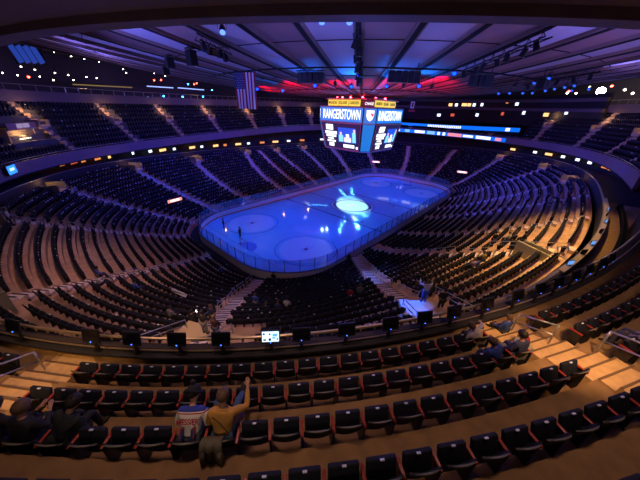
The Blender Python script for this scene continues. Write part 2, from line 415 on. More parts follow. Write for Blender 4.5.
for th, w, mm in ((146.2, 1.6, red_w), (144.4, 1.4, warm_w), (142.2, 1.9, red_w), (140.4, 1.3, warm_w), (137.5, 1.8, warm_w), (135, .9, warm_w2), (129.5, .8, white_w), (125, 1.2, white_w), (121.5, 2.2, warm_w2), (118, 1., white_w), (112, 2., warm_w2), (108.5, 1., white_w), (103, 1.8, warm_w2), (99, 1.1, warm_w), (93, 2., warm_w2), (88, 1., white_w), (81, 1.6, warm_w), (74, 2., warm_w2), (67, 1.2, white_w), (60, 1.6, warm_w), (50, 1.6, white_w), (40, 2., warm_w),
                  (-22, 1.4, warm_w2), (-29, 1., white_w), (-33.5, 1.8, warm_w2), (-38.5, 1., white_w), (-44, 1., white_w), (-49, 1., white_w), (-56, 1.6, warm_w), (-59.5, 1.8, warm_w), (-66, .8, white_w), (-74, .8, red_w)):
    z0 = hv(wA, R(th)); z1 = hv(wB, R(th))-.8
    window(PA, R(th), 4.4, z0+(.45 if th > 134 else .35), w, 1.0 if th > 134 else .55, mm)
# bridge ring (upper fascia)
CT = np.radians(np.arange(-62, 172.1, .75)); zC = hv(wC, CT)
m = MB(); band(m, PC, CT, zC, zC+1.5, 0, .4); struct(m.build('wall_bridge_fascia', mat('bridge_paint', (.11, .075, .10), .7)))
m = MB(); slab(m, PC, CT, zC+.3, .2, 11); struct(m.build('floor_bridge', wall_dark))
m = MB(); band(m, PC, CT, zC+.3, zC+9, 10.5, .3); struct(m.build('wall_bridge_back', mat('bridge_wall', (.05, .035, .05), .8)))
m = MB()
a_ = ringpt(PC, CT, zC+2.3, .2); m.tube(a_, .04, 6)
for k in range(0, len(CT), 3): m.tube([ringpt(PC, CT[k], zC[k]+1.5, .2), ringpt(PC, CT[k], zC[k]+2.3, .2)], .03, 5)
struct(m.build('trim_bridge_rail', rail_metal))
# outer enclosure
m = MB(); band(m, (74, 66, 2.1), TH, -1, 32, 0, .5, 0, True); struct(m.build('wall_outer', wall_dark))
m = MB(); a_ = ringpt((74, 66, 2.1), TH, -1.2, .5); m.add([(0, 0, -1.2)]+list(a_), [(0, i+1, (i+1) % len(TH)+1) for i in range(len(TH))]); struct(m.build('floor_slab', wall_dark))

# ------------------------------------------------------------------ ceiling
def ceil_z(x, y): return 20.74+.0021*(x*x+y*y)-.012*y
NR_ = 56; RI, RO = 3.0, 50.
pa = MB(); rs = np.linspace(RI, RO, 14)
for k in range(NR_):
    t0 = R(-147.4+k*360/NR_); t1 = t0+2*PI/NR_
    tt = np.linspace(t0, t1, 4)
    P = np.array([[(r*math.cos(t), r*math.sin(t), ceil_z(r*math.cos(t), r*math.sin(t))) for r in rs] for t in tt])
    pa.grid(P, (k+1) % 2)
o = pa.build('ceiling', [panel_a, panel_b]); struct(o)
bmb = MB(); gmb = MB()
for k in range(NR_):
    t = R(-147.4+k*360/NR_); c, s = math.cos(t), math.sin(t)
    for wd, dep, mbx, dz in ((.66, .22, bmb, 0.), (.36, .05, gmb, -.22)):
        top = []
        for r in rs:
            w_ = wd*min(1, .25+r/25)/2; z = ceil_z(r*c, r*s)+dz
            top.append([(r*c-w_*-s, r*s-w_*c, z+.02), (r*c-w_*-s, r*s-w_*c, z-dep), (r*c+w_*-s, r*s+w_*c, z-dep), (r*c+w_*-s, r*s+w_*c, z+.02)])
        mbx.grid(np.array(top))
struct(bmb.build('ceiling_ribs', beam_m)); struct(gmb.build('trim_ceiling_cables', gap_m))
m = MB()
for rad, rw in ((26., .07), (15., .06)):
    tt = np.linspace(0, 2*PI, 180, endpoint=False); m.tube([(rad*math.cos(t), rad*math.sin(t), ceil_z(rad*math.cos(t), rad*math.sin(t))-.42) for t in tt], rw, 6, 0, True)
for rad in (31., 38., 21.):
    tt = np.linspace(0, 2*PI, 180, endpoint=False); m.tube([(rad*math.cos(t), rad*math.sin(t), ceil_z(rad*math.cos(t), rad*math.sin(t))-.02) for t in tt], .035, 4, 0, True)
struct(m.build('trim_ceiling_rings', gap_m))
m = MB(); tt = np.linspace(0, 2*PI, 180, endpoint=False)
m.grid(np.array([[(r*math.cos(t), r*math.sin(t), ceil_z(50*math.cos(t), 50*math.sin(t))+dz) for r, dz in ((49.6, -.6), (50.2, -.6), (50.2, .1), (76., 1.))] for t in tt]), 0, True)
struct(m.build('ceiling_outer', mat('outer_ceiling_paint', (.06, .045, .05), .9)))
m = MB(); m.tube([(3.2*math.cos(t), 3.2*math.sin(t), 20.55) for t in np.linspace(0, 2*PI, 40, endpoint=False)], .35, 8, 0, True); m.add([(3.2*math.cos(t), 3.2*math.sin(t), 20.8) for t in np.linspace(0, 2*PI, 40, endpoint=False)], [tuple(range(40))]); struct(m.build('ceiling_hub', steel_dark))
# overhang above the camera
ST = np.radians(np.arange(-187, -97, 1.)); st = []
for t in ST:
    st.append([(r*math.cos(t), r*math.sin(t), z) for r, z in ((44.0, 21.9), (44.0, 20.83), (45.1, 20.72), (45.2, 20.95), (48.4, 20.95), (48.5, 20.75), (49.4, 20.75), (49.5, 21.1), (62, 21.3), (62, 22.5), (44, 21.9))])
m = MB(); m.grid(np.array(st)); struct(m.build('ceiling_overhang', soffit_m))

# ------------------------------------------------------------------ near deck: the rows below the camera
da, db, dn_, dcx = 49.433, 38.084, 2.345, -2.793
DT = np.radians(np.linspace(-159.5, -98, 600))
def dsl(x): return 2.023*(min(max(x, -60), -24)+40)/40 if np.isscalar(x) else 2.023*(np.clip(x, -60, -24)+40)/40
_t = np.radians(np.linspace(-215, -80, 5000)); _c, _s = np.cos(_t), np.sin(_t)
_B = np.stack([dcx+da*np.sign(_c)*np.abs(_c)**(2/dn_), db*np.sign(_s)*np.abs(_s)**(2/dn_)], 1)
_T = np.gradient(_B, axis=0); _T /= np.linalg.norm(_T, axis=1)[:, None]; _N = np.stack([_T[:, 1], -_T[:, 0]], 1)
def dpt(t, d):
    """point, outward normal on the deck at parameter t (rad), offset d"""
    P = np.stack([np.interp(t, _t, _B[:, 0]), np.interp(t, _t, _B[:, 1])], -1); N = np.stack([np.interp(t, _t, _N[:, 0]), np.interp(t, _t, _N[:, 1])], -1)
    N = N/np.linalg.norm(N, axis=-1, keepdims=True)
    return P+np.asarray(d)[..., None]*N if np.ndim(d) else P+d*N, N
DP, DRISE, DD1, ZB1 = .99, .488, -.142, 12.412
def row_d(k): return DD1+(k-1)*DP
def floor_z(k, x): return ZB1-.86+(k-1)*DRISE+dsl(x)+(.12*np.clip(-44.8-np.asarray(x), 0, 1.5) if k >= 4 else 0.)
NDECK = 7
m = MB(); prof = []
edges = [-1.2]+[row_d(k)+.2 for k in range(1, NDECK+1)]
for k in range(1, NDECK+1):
    for e in (edges[k-1], edges[k]):
        P, N = dpt(DT, e); prof.append(np.concatenate([P, floor_z(k, P[:, 0])[:, None]], 1))
m.grid(np.stack(prof, 1)); struct(m.build('deck_floor', carpet))
# parapet with brass rail, and the lower strip in front of it
def dband(mb, ths, d0, d1, z0, z1):
    P0, _ = dpt(ths, d0); P1, _ = dpt(ths, d1)
    a = np.concatenate([P0, (z0+dsl(P0[:, 0]))[:, None]], 1); b = np.concatenate([P0, (z1+dsl(P0[:, 0]))[:, None]], 1)
    c = np.concatenate([P1, (z1+dsl(P1[:, 0]))[:, None]], 1); e = np.concatenate([P1, (z0+dsl(P1[:, 0]))[:, None]], 1)
    mb.grid(np.stack([a, b, c, e, a], 1))
    for q in (0, -1): mb.add([a[q], b[q], c[q], e[q]], [(0, 1, 2, 3)])
m = MB(); dband(m, DT, -1.35, -1.15, 9.0, 11.98); struct(m.build('wall_parapet', wall_brown))
m = MB(); P, N = dpt(DT, -1.34); m.tube(np.concatenate([P, (12.20+dsl(P[:, 0]))[:, None]], 1), .045, 8)
P, N = dpt(DT, -1.10); m.tube(np.concatenate([P, (11.98+dsl(P[:, 0]))[:, None]], 1), .025, 6)
for k in range(0, 600, 7):
    P, N = dpt(DT[k], -1.34); m.box((P[0], P[1], 12.12+dsl(float(P[0]))), (.05, .05, .16))
struct(m.build('trim_parapet_rail', brass))
m = MB(); dband(m, DT, -1.15, -.92, 11.80, 11.88); struct(m.build('trim_monitor_shelf', wall_dark))
# strip floor between the lower-bowl wall and the parapet
thS = np.radians(np.linspace(-166, -93, 300)); a1 = ringpt(PA, thS, zAf(thS)-.75, 0.)
rb = []
for t in thS:
    # radius where this direction meets the parapet
    q = _B-1.3*_N; an = np.unwrap(np.arctan2(q[:, 1], q[:, 0])); rb.append(np.interp(t, an, np.hypot(q[:, 0], q[:, 1])))
rb = np.array(rb); rb = np.maximum(rb, supA(thS)+.4)
a2 = np.stack([rb*np.cos(thS), rb*np.sin(thS), zAf(thS)-.75], 1)
m = MB(); m.grid(np.stack([a1, a2], 1)); struct(m.build('floor_strip', carpet))
# pale press counter on top of the lower-bowl wall, with its lit screens
tt = np.radians(np.linspace(-129, -97, 200)); m = MB(); band(m, PA, tt, zAf(tt)+.07, zAf(tt)+.13, -.05, .3)
struct(m.build('trim_press_counter', counter_m))

for t in np.radians(np.arange(-131, -97, .72)):
    r = float(supA(t))+1.35
    if np.interp(t, thS, rb) > r+.45: p = (r*math.cos(t), r*math.sin(t), float(zAf(t))-.75); mass_seat(p, (-math.cos(t), -math.sin(t)), False)
# near seats: one detailed seat, copied
LEFT_A, RIGHT_A = R(-149.55), R(-128.6)
def make_seat():
    root = empty('arena_seat')
    m = MB(); nx, nz = 9, 6
    def prof_(u, v, front):     # u -1..1, v 0..1
        x = .27*u*(1-.04*v); z = .36+.50*v-.045*v*abs(u)**2.2; y = .07-.14*v-.02+.05*u*u+(.05 if front else 0)*(1-.35*v)
        return (x, y, z)
    B = np.array([[prof_(-1+2*i/(nx-1), j/(nz-1), False) for j in range(nz)] for i in range(nx)])
    Fp = np.array([[prof_(-1+2*i/(nx-1), j/(nz-1), True) for j in range(nz)] for i in range(nx)])
    m.grid(B, 0); m.grid(Fp, 1, flip=True)
    m.grid(np.stack([B[:, -1], Fp[:, -1]], 1), 0); m.grid(np.stack([B[:, 0], Fp[:, 0]], 1), 0, flip=True)
    m.grid(np.stack([B[0], Fp[0]], 1), 0, flip=True); m.grid(np.stack([B[-1], Fp[-1]], 1), 0)
    back = m.build('backrest', [seat_shell, seat_fabric], root, True)
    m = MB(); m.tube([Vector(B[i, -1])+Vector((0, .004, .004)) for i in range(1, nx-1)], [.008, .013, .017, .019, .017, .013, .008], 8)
    m.build('back_rim_highlight', rim_highlight, back, True)  # pale tube stands in for the highlight along the back's top edge
    m = MB(); m.box((0, .20, .0), (.49, .42, .085)); pad = m.build('seat_pad', seat_fabric, root, False, .025, (0, .10, .43))
    for f in pad.data.polygons: f.use_smooth = True
    pad.rotation_euler = (R(70), 0, 0)
    m = MB(); m.box((0, 0, 0), (.07, .02, .035)); m.build('number_plate', plate_mat, pad, False, .004, (0, .405, .045))
    return root
def make_end():
    m = MB(); m.box((0, .11, .655), (.058, .31, .04)); arm = m
    s = MB(); s.box((0, .10, .33), (.035, .24, .62)); s.box((0, .12, .01), (.06, .34, .02))
    return arm, s
am, sm_ = make_end()
proto = make_seat()
pa_ = am.build('armrest', arm_red, proto, False, .014, (-.30, 0, 0)); ps_ = sm_.build('side_standard', steel_dark, proto, False, 0., (-.30, 0, 0))
def copy_tree(o, parent=None):
    c = o.copy(); COL.objects.link(c)
    if parent is not None: c.parent = parent
    for ch in list(o.children): copy_tree(ch, c)
    return c
ORD = lambda n: '%d%s' % (n, 'th' if 10 <= n % 100 <= 20 else {1: 'st', 2: 'nd', 3: 'rd'}.get(n % 10, 'th'))
ROWN = {1: 'front row behind the monitor ledge', 2: 'second row behind the monitor ledge', 3: 'third row behind the monitor ledge', 4: 'fourth row behind the monitor ledge', 5: 'fifth row behind the monitor ledge'}
deck_seats = []       # (row, block, index, t, pos, rz, root)
def row_table(k):
    ts = np.radians(np.linspace(-172, -98, 3000)); P, N = dpt(ts, row_d(k)); d = np.r_[0, np.cumsum(np.linalg.norm(np.diff(P, axis=0), axis=1))]
    return ts, d
SEATS_T = {1: (-158, -106), 2: (-157, -111), 3: (-155, -117), 4: (-151, -122), 5: (-140, -125.5)}
used = [False]
def put_seat(k, block, idx, t):
    P, N = dpt(t, row_d(k)); P = P-N*(-.06)  # back top sits on the row line
    rz = math.atan2(N[0], -N[1]); z = floor_z(k, float(P[0]))
    if not used[0]: r = proto; used[0] = True
    else: r = copy_tree(proto)
    r.location = (P[0], P[1], z); r.rotation_euler = (0, 0, rz)
    where = {'c': 'right of the left steps', 'r': 'right of the right steps', 'l': 'left of the left steps'}[block]
    tag(r, 'black folding seat, %s, %s %s' % (ROWN[k], ORD(idx), where), 'seat', 'seats in the near rows')
    deck_seats.append((k, block, idx, math.degrees(t), r))
HALF = {1: (.85, 1.05), 2: (.75, .85), 3: (.7, .72), 4: (.7, .7), 5: (.7, .7)}
ENDS = []
for k in range(1, 6):
    ts, d = row_table(k); t0, t1 = R(SEATS_T[k][0]), R(SEATS_T[k][1])
    dL, dR = np.interp(LEFT_A, ts, d), np.interp(RIGHT_A, ts, d); lo, hi = np.interp(t0, ts, d), np.interp(t1, ts, d)
    gl_, gr_ = HALF[k]
    # centre block
    a = max(dL+gl_, lo); n = int((dR-gr_-a)/.6); idx = 0
    for j in range(n):
        q = a+.3+j*.6+((dR-gr_-a)-n*.6)/2 if dL+gl_ > lo else a+.3+j*.6
        put_seat(k, 'c', j+1, np.interp(q, ts, d if False else ts) if False else float(np.interp(q, d, ts)))
    if n: ENDS.append((k, float(np.interp(a+n*.6+((dR-gr_-a)-n*.6)/2, d, ts))))
    n = int((hi-dR-gr_)/.6)
    for j in range(n): put_seat(k, 'r', j+1, float(np.interp(dR+gr_+.3+j*.6, d, ts)))
    n = int((dL-gl_-lo)/.6) if k <= 4 else 0
    for j in range(max(0, n)): put_seat(k, 'l', j+1, float(np.interp(dL-gl_-.3-j*.6, d, ts)))
# closing armrest on the last seat of the centre blocks (aisle ends)
for k in range(1, 5):
    cs = [s for s in deck_seats if s[0] == k and s[1] == 'c']
    if cs:
        for src in (pa_, ps_):
            c = src.copy(); COL.objects.link(c); c.parent = cs[-1][4]; c.location = (.30, 0, 0)
# fill to about 300 individuals with the last row of the lower bowl, nearest first
room = 300-len(deck_seats)
near_fill.sort(key=lambda q: math.hypot(q[0][0]+44.8, q[0][1]+29.9))
fill, rest = near_fill[:max(0, room)], near_fill[max(0, room):]
for p, f, a in rest: mass_seat(p, f, RNG.random() < .3)
fm = None
fill.sort(key=lambda q: q[2])
for i, (p, f, a) in enumerate(fill):
    if fm is None:
        mb = MB(); mb.v = [tuple(v) for v in TV]; mb.f = [tuple(q) for q in TF]; mb.m = list(TM); s = mb.build('arena_seat', [seat_fabric, seat_shell, plate_mat]); fm = s.data
    else:
        s = bpy.data.objects.new('arena_seat', fm); COL.objects.link(s)
    s.location = p; s.rotation_euler = (0, 0, math.atan2(-f[0], f[1]))
    tag(s, 'small dark seat in the top row below the parapet, %s counted from the left' % ORD(i+1), 'seat', 'seats in the top row below the parapet')
o = big_mesh('arena_seats', np.concatenate(SV), np.concatenate(SF), np.concatenate(SM), [seat_fabric, seat_shell, plate_mat])
tag(o, 'thousands of empty dark seats filling the tiers around the ice', 'seats'); o['kind'] = 'stuff'
print('seats: deck', len(deck_seats), 'fill', len(fill), 'mass', len(SV))

# near steps
def steps(t, half, name, k0, k1):
    m = MB()
    for k in range(k0, k1):
        for h in range(3):
            d0 = row_d(k)+.2-DP+h*DP/3 if k > 1 else -1.1+h*.43
            d1 = d0+(DP/3 if k > 1 else .43)+.01
            P, N = dpt(t, (d0+d1)/2); z = floor_z(k, float(P[0]))+(.02+h*DRISE/3)
            m.box((P[0], P[1], z-.2), (2*half, d1-d0, .4), Matrix.Rotation(math.atan2(N[0], -N[1]), 3, 'Z'))
            P, N = dpt(t, d0+.03); m.box((P[0], P[1], z+.003), (2*half, .05, .012), Matrix.Rotation(math.atan2(N[0], -N[1]), 3, 'Z'), 1)  # dark strip painted at each step edge in place of its shading
    struct(m.build(name, [step_tan, mat('step_edge_shade', (.16, .09, .045), .8)]))
steps(RIGHT_A, .72, 'deck_steps', 1, NDECK); steps(LEFT_A, .72, 'deck_steps', 1, NDECK)

# ------------------------------------------------------------------ monitors on the parapet
MON = [-152.65, -148.39, -146.41, -144.33, -142.34, -140.13, -138.74, -136.66, -134.54, -132.79, -131.19, -129.24, -127.23, -125.6, -124.11, -122.61, -121.21, -119.69, -118.52]
for i, a in enumerate(MON):
    P, N = dpt(R(a), -1.04); z = 12.50+dsl(float(P[0])); lit = i == 5
    lab = 'lit monitor showing white and blue picture on the parapet rail' if lit else 'black monitor with blue standby light on the parapet, %s from the left' % ORD(i+1)
    g = empty('monitor', (P[0], P[1], z-.36), math.atan2(N[0], -N[1]), lab, 'monitor', 'monitors along the parapet')
    tl = Matrix.Rotation(R(-16), 3, 'X')
    m = MB(); m.box((0, 0, .38), (.54, .05, .44), tl); m.build('housing', black_p, g, False, .008)
    m = MB(); m.box((0, .04, .14), (.06, .05, .3)); m.box((0, .02, -.20), (.10, .05, .40)); m.box((0, .02, -.21), (.2, .14, .02)); m.build('stand', black_p, g)
    if lit:
        m = MB(); c = tl @ Vector((0, -.027, 0)); m.box((c.x, c.y, c.z+.40), (.49, .004, .33), tl, 0)
        for q, (x, zz, w, h) in enumerate(((-.19, .09, .06, .05), (-.17, -.10, .08, .05), (-.02, .08, .05, .05), (-.02, -.09, .07, .08), (.2, -.08, .04, .05), (.13, .05, .14, .09), (.10, -.04, .1, .05))):
            c = tl @ Vector((x, -.031, zz)); m.box((c.x, c.y, c.z+.40), (w, .004, h), tl, 1 if q < 5 else 2)
        m.build('screen', [glow('monitor_white', (.65, .8, 1), 1.6), black_p, glow('monitor_blue', (.1, .35, 1), 1.6)], g)
    else:
        m = MB(); c = tl @ Vector((0, -.027, 0)); m.box((c.x, c.y, c.z+.40), (.49, .004, .31), tl); m.build('screen', mat('screen_off', (.006, .006, .009), .15), g)
    m = MB(); q_ = tl @ Vector((0, -.034, -.18)); m.ellipsoid((q_.x, q_.y, q_.z+.38), (.016, .01, .012), 8, 5); m.build('standby_light', blue_led, g)
# small lit screens on the press counter to the right
for i, a in enumerate((-127.6, -124.4, -121.4, -117, -112.6, -109, -106)):
    t = R(a); c = ringpt(PA, np.array(t), zAf(t)+.13, .1)
    g = empty('press_screen', tuple(c), t-PI/2+PI, 'small %s screen on the pale press counter, %s from its near end' % ('blue lit' if i % 2 == 0 else 'dark', ORD(i+1)), 'screen', 'screens on the press counter')
    m = MB(); m.box((0, 0, .2), (.5, .04, .3)); m.box((0, 0, .03), (.08, .12, .06)); m.build('housing', black_p, g)
    m = MB(); m.box((0, .024, .2), (.46, .004, .26)); m.box((0, -.024, .2), (.46, .004, .26)); m.build('screen', glow('press_blue', (.2, .45, 1), .8) if i % 2 == 0 else black_p, g)

# ------------------------------------------------------------------ handrails
def handrail(name, pts, label, hs=(.9, .55), r=.025, m_=rail_metal, group=None, posts=True):
    """pts: floor points along the rail"""
    pts = [Vector(p) for p in pts]; o = empty(name, tuple(pts[0]), 0, label, 'handrail', group); b = pts[0]
    m = MB(); p = [q-b for q in pts]; up = Vector((0, 0, 1))
    m.tube([p[0]+up*hs[1]]+[q+up*hs[0] for q in p]+[p[-1]+up*hs[1]], r, 8); m.build('top_rail', m_, o, True)
    m = MB(); m.tube([q+up*hs[1] for q in p], r*.9, 8); m.build('mid_rail', m_, o, True)
    for q in p:
        m = MB(); m.tube([q, q+up*hs[0]], r, 8); m.build('post', m_, o, True)
    return o
def deck_pts(t, ds, lat=0.):
    out = []
    for d in ds:
        P, N = dpt(R(t), d); k = max(1, min(NDECK, int((d-row_d(1)-.2)/DP)+2 if d > row_d(1)+.2 else 1)); T = np.array([-N[1], N[0]])
        P = P+lat*T; out.append((P[0], P[1], floor_z(k, float(P[0]))))
    return out
handrail('handrail', deck_pts(-128.25, (-.4, .6)), 'steel double handrail at the foot of the right hand tan steps')
handrail('handrail', deck_pts(-127.75, (1.4, 3.0)), 'steel double handrail higher on the right hand tan steps, at frame edge')
handrail('handrail', deck_pts(-150.2, (-.4, 1.4)), 'steel double handrail on the tan steps at the left')
# rails on the lower-bowl stairs
def bowl_pts(a, s0, s1, n, lat=.0):
    out = []
    for s in np.linspace(s0, s1, n):
        t = aisle_th(a, s); p = bowl(s, t); i = int(s*NROW+1e-6); z = bowl(min(i, NROW)/NROW, t)[2]
        rd = np.array([math.cos(t), math.sin(t)]); T = np.array([-rd[1], rd[0]]); out.append((p[0]+T[0]*lat, p[1]+T[1]*lat, z))
    return out
nm = {0: 'central stair left of near seats', 1: 'blue lit stair before the ice corner', 2: 'left side stair', 3: 'upper left stair'}
for ai, segs, lat in ((0, ((.04, .14), (.18, .28), (.32, .42), (.46, .56), (.62, .76)), -.62), (1, ((.12, .22), (.28, .40), (.46, .6), (.66, .8)), .62), (2, ((.5, .62), (.3, .42)), .62)):
    for j, (s0, s1) in enumerate(segs):
        handrail('handrail', bowl_pts(AISLES[ai], s0, s1, 2, lat), 'thin steel rail, %s, %s section from the ice' % (nm[ai], ORD(j+1)), r=.03, group='handrails on the lower stairs')
# vomitories: a pale landing with rails at the head of a stair
vom_m = mat('vomitory_wall', (.34, .32, .24), .8, vary=.1); land_m = mat('landing_tan', (.60, .44, .26), .8)
def vomitory(th, s, w, L, h=1.0, wall=vom_m):
    t = R(th); p = bowl(s, t); rd = Vector((math.cos(t), math.sin(t), 0)); T = Vector((-rd.y, rd.x, 0)); Mx = Matrix.Rotation(t, 3, 'Z')
    z = p[2]; m = MB(); c = Vector(p)
    m.box(c+rd*L/2+Vector((0, 0, .02)), (L, w, .5), Mx); struct(m.build('vomitory_landing', land_m))
    if wall is not None:
        m = MB()
        for sg in (-1, 1): m.box(c+rd*L/2+T*sg*w/2+Vector((0, 0, h/2)), (L, .14, h+.4), Mx)
        struct(m.build('wall_vomitory', wall))
    return c
VOMS = [(157, .90, 2.4, 2.2), (138.2, .90, 2.4, 2.4), (119.8, .88, 2.2, 2.4), (96.5, .9, 2.2, 2.2), (79, .9, 2.2, 2.), (62, .9, 2., 2.), (47, .9, 2., 2.), (-23.5, .88, 2., 2.), (-43.5, .9, 2., 2.), (-65, .9, 2., 2.),  (-122.3, .84, .8, 3.2), (-168.6, .93, 1.6, 1.4), (171.5, .93, 2., 1.6)]
for v in VOMS: vomitory(*v)
for th, s, w, L in ((-155.4, .78, 4.4, 3.3), (-139.3, .84, 2.6, 2.6)): vomitory(th, s, w, L, 1., None)
for th, s0, s1, lab in ((-157.8, .78, .98, 'long steel handrail left of the landing beside two dark clad people'), (-154.2, .80, .98, 'steel handrail between two dark clad people on the landing'), (-137.6, .84, 1., 'steel handrail on the right of the blue lit landing'), (-141.0, .84, 1., 'steel handrail on the left of the blue lit landing'), (-121.8, .72, .98, 'thin rail along the pale vomitory wall on the right')):
    pts = [bowl(s, R(th)) for s in np.linspace(s0, s1, 2)]; handrail('handrail', [tuple(p) for p in pts], lab, r=.03)
# railings in front of seat rows at the cross aisle ends on the far right stair
for j, (s0, s1) in enumerate(((.2, .36), (.42, .58), (.62, .72))):
    handrail('handrail', bowl_pts(AISLES[4], s0, s1, 2, .6), 'thin steel rail, long right hand stair, %s section from the ice' % ORD(j+1), r=.03, group='handrails on the lower stairs')
for j, (ai, s0, s1) in enumerate(((5, .6, .9), (6, .7, .92), (3, .55, .75), (3, .8, .95))):
    handrail('handrail', bowl_pts(AISLES[ai], s0, s1, 3, .65), ['steel handrail beside the far left lit landing', 'steel handrail beside the second far left landing', 'steel handrail half way up the left edge stair', 'steel handrail at the top of the left edge stair'][j], r=.03)
# lit corner signs above the rink ends
for th, s, lab, colr in ((153.2, .24, 'red and white lit sign board at the far left rink corner', (1, .25, .22)), (23.2, .2, 'pink lit sign board at the far end of the rink', (1, .35, .45)), (-19, .27, 'pink and white lit sign board at the far right rink corner', (1, .4, .45))):
    p = bowl(s, R(th)); a = math.atan2(-29.9-p[1], -44.8-p[0]); g = empty('sign_board', (p[0], p[1], p[2]), (R(th)+PI+a)/2 if False else a-R(0)+(R(28) if th > 100 else 0), lab, 'sign', None)
    m = MB(); m.box((0, 0, 2.0), (.12, 2.5, .62)); m.build('housing', black_p, g); m = MB(); m.box((.065, 0, 2.0), (.01, 2.4, .5)); m.box((.068, 0, 2.0), (.012, 1.5, .28), None, 1); m.build('face', [glow('sign_red_%d' % int(th), colr, 1.6), glow('sign_white', (1, .85, .85), 2.2)], g)
    for y in (-.9, .9):
        m = MB(); m.tube([(0, y, 0), (0, y, 1.75)], .05, 6); m.build('post', steel_dark, g)

# ------------------------------------------------------------------ scoreboard
sb = empty('scoreboard', (0, 0, 0), 0, 'huge hanging eight sided video scoreboard with blue bands above centre ice', 'scoreboard')
H, K = 6.05, 1.5
blue_e = glow('band_blue', (.0, .22, .95), 1.0); blue_e2 = glow('corner_blue', (.0, .26, .95), .75); white_e = glow('letter_white', (.9, .95, 1), 1.6); yellow_e = glow('sign_yellow', (1, .70, .07), 1.)
navy_e = glow('screen_navy', (.012, .012, .07), 1.); pic_blue = glow('screen_blue', (.01, .09, .8), 1.1); pic_cyan = glow('screen_cyan', (.25, .75, .95), 1.2); pic_pink = glow('screen_pink', (.9, .55, .7), 1.2)
red_e = glow('logo_red', (.8, .06, .1), 1.2); ink = mat('sign_ink', (.015, .012, .01), .6)
m = MB()
def octo(h, k, z): return [(h, -(h-k), z), (h, h-k, z), (h-k, h, z), (-(h-k), h, z), (-h, h-k, z), (-h, -(h-k), z), (-(h-k), -h, z), (h-k, -h, z)]
L_ = [octo(4.6, 1.3, 11.75), octo(5.0, 1.3, 12.0), octo(H-.18, K, 16.5), octo(H-.18, K, 18.85), octo(4.8, 1.2, 18.9), octo(4.8, 1.2, 20.3)]
m.grid(np.transpose(np.array(L_), (1, 0, 2)), 0, True); m.add(octo(4.6, 1.3, 11.75), [tuple(range(7, -1, -1))]); m.add(octo(4.8, 1.2, 20.3), [tuple(range(8))])
m.build('scoreboard_body', black_p, sb)
m = MB()
for z in (16.5, 18.9): m.tube(octo(H+.02, K, z), .09, 6, 0, True)
m.tube(octo(5.1, 1.3, 11.95), .08, 6, 0, True); m.build('metal_trim', rail_metal, sb)
FN = {'left': PI, 'right': -PI/2, 'far': 0., 'back': PI/2}
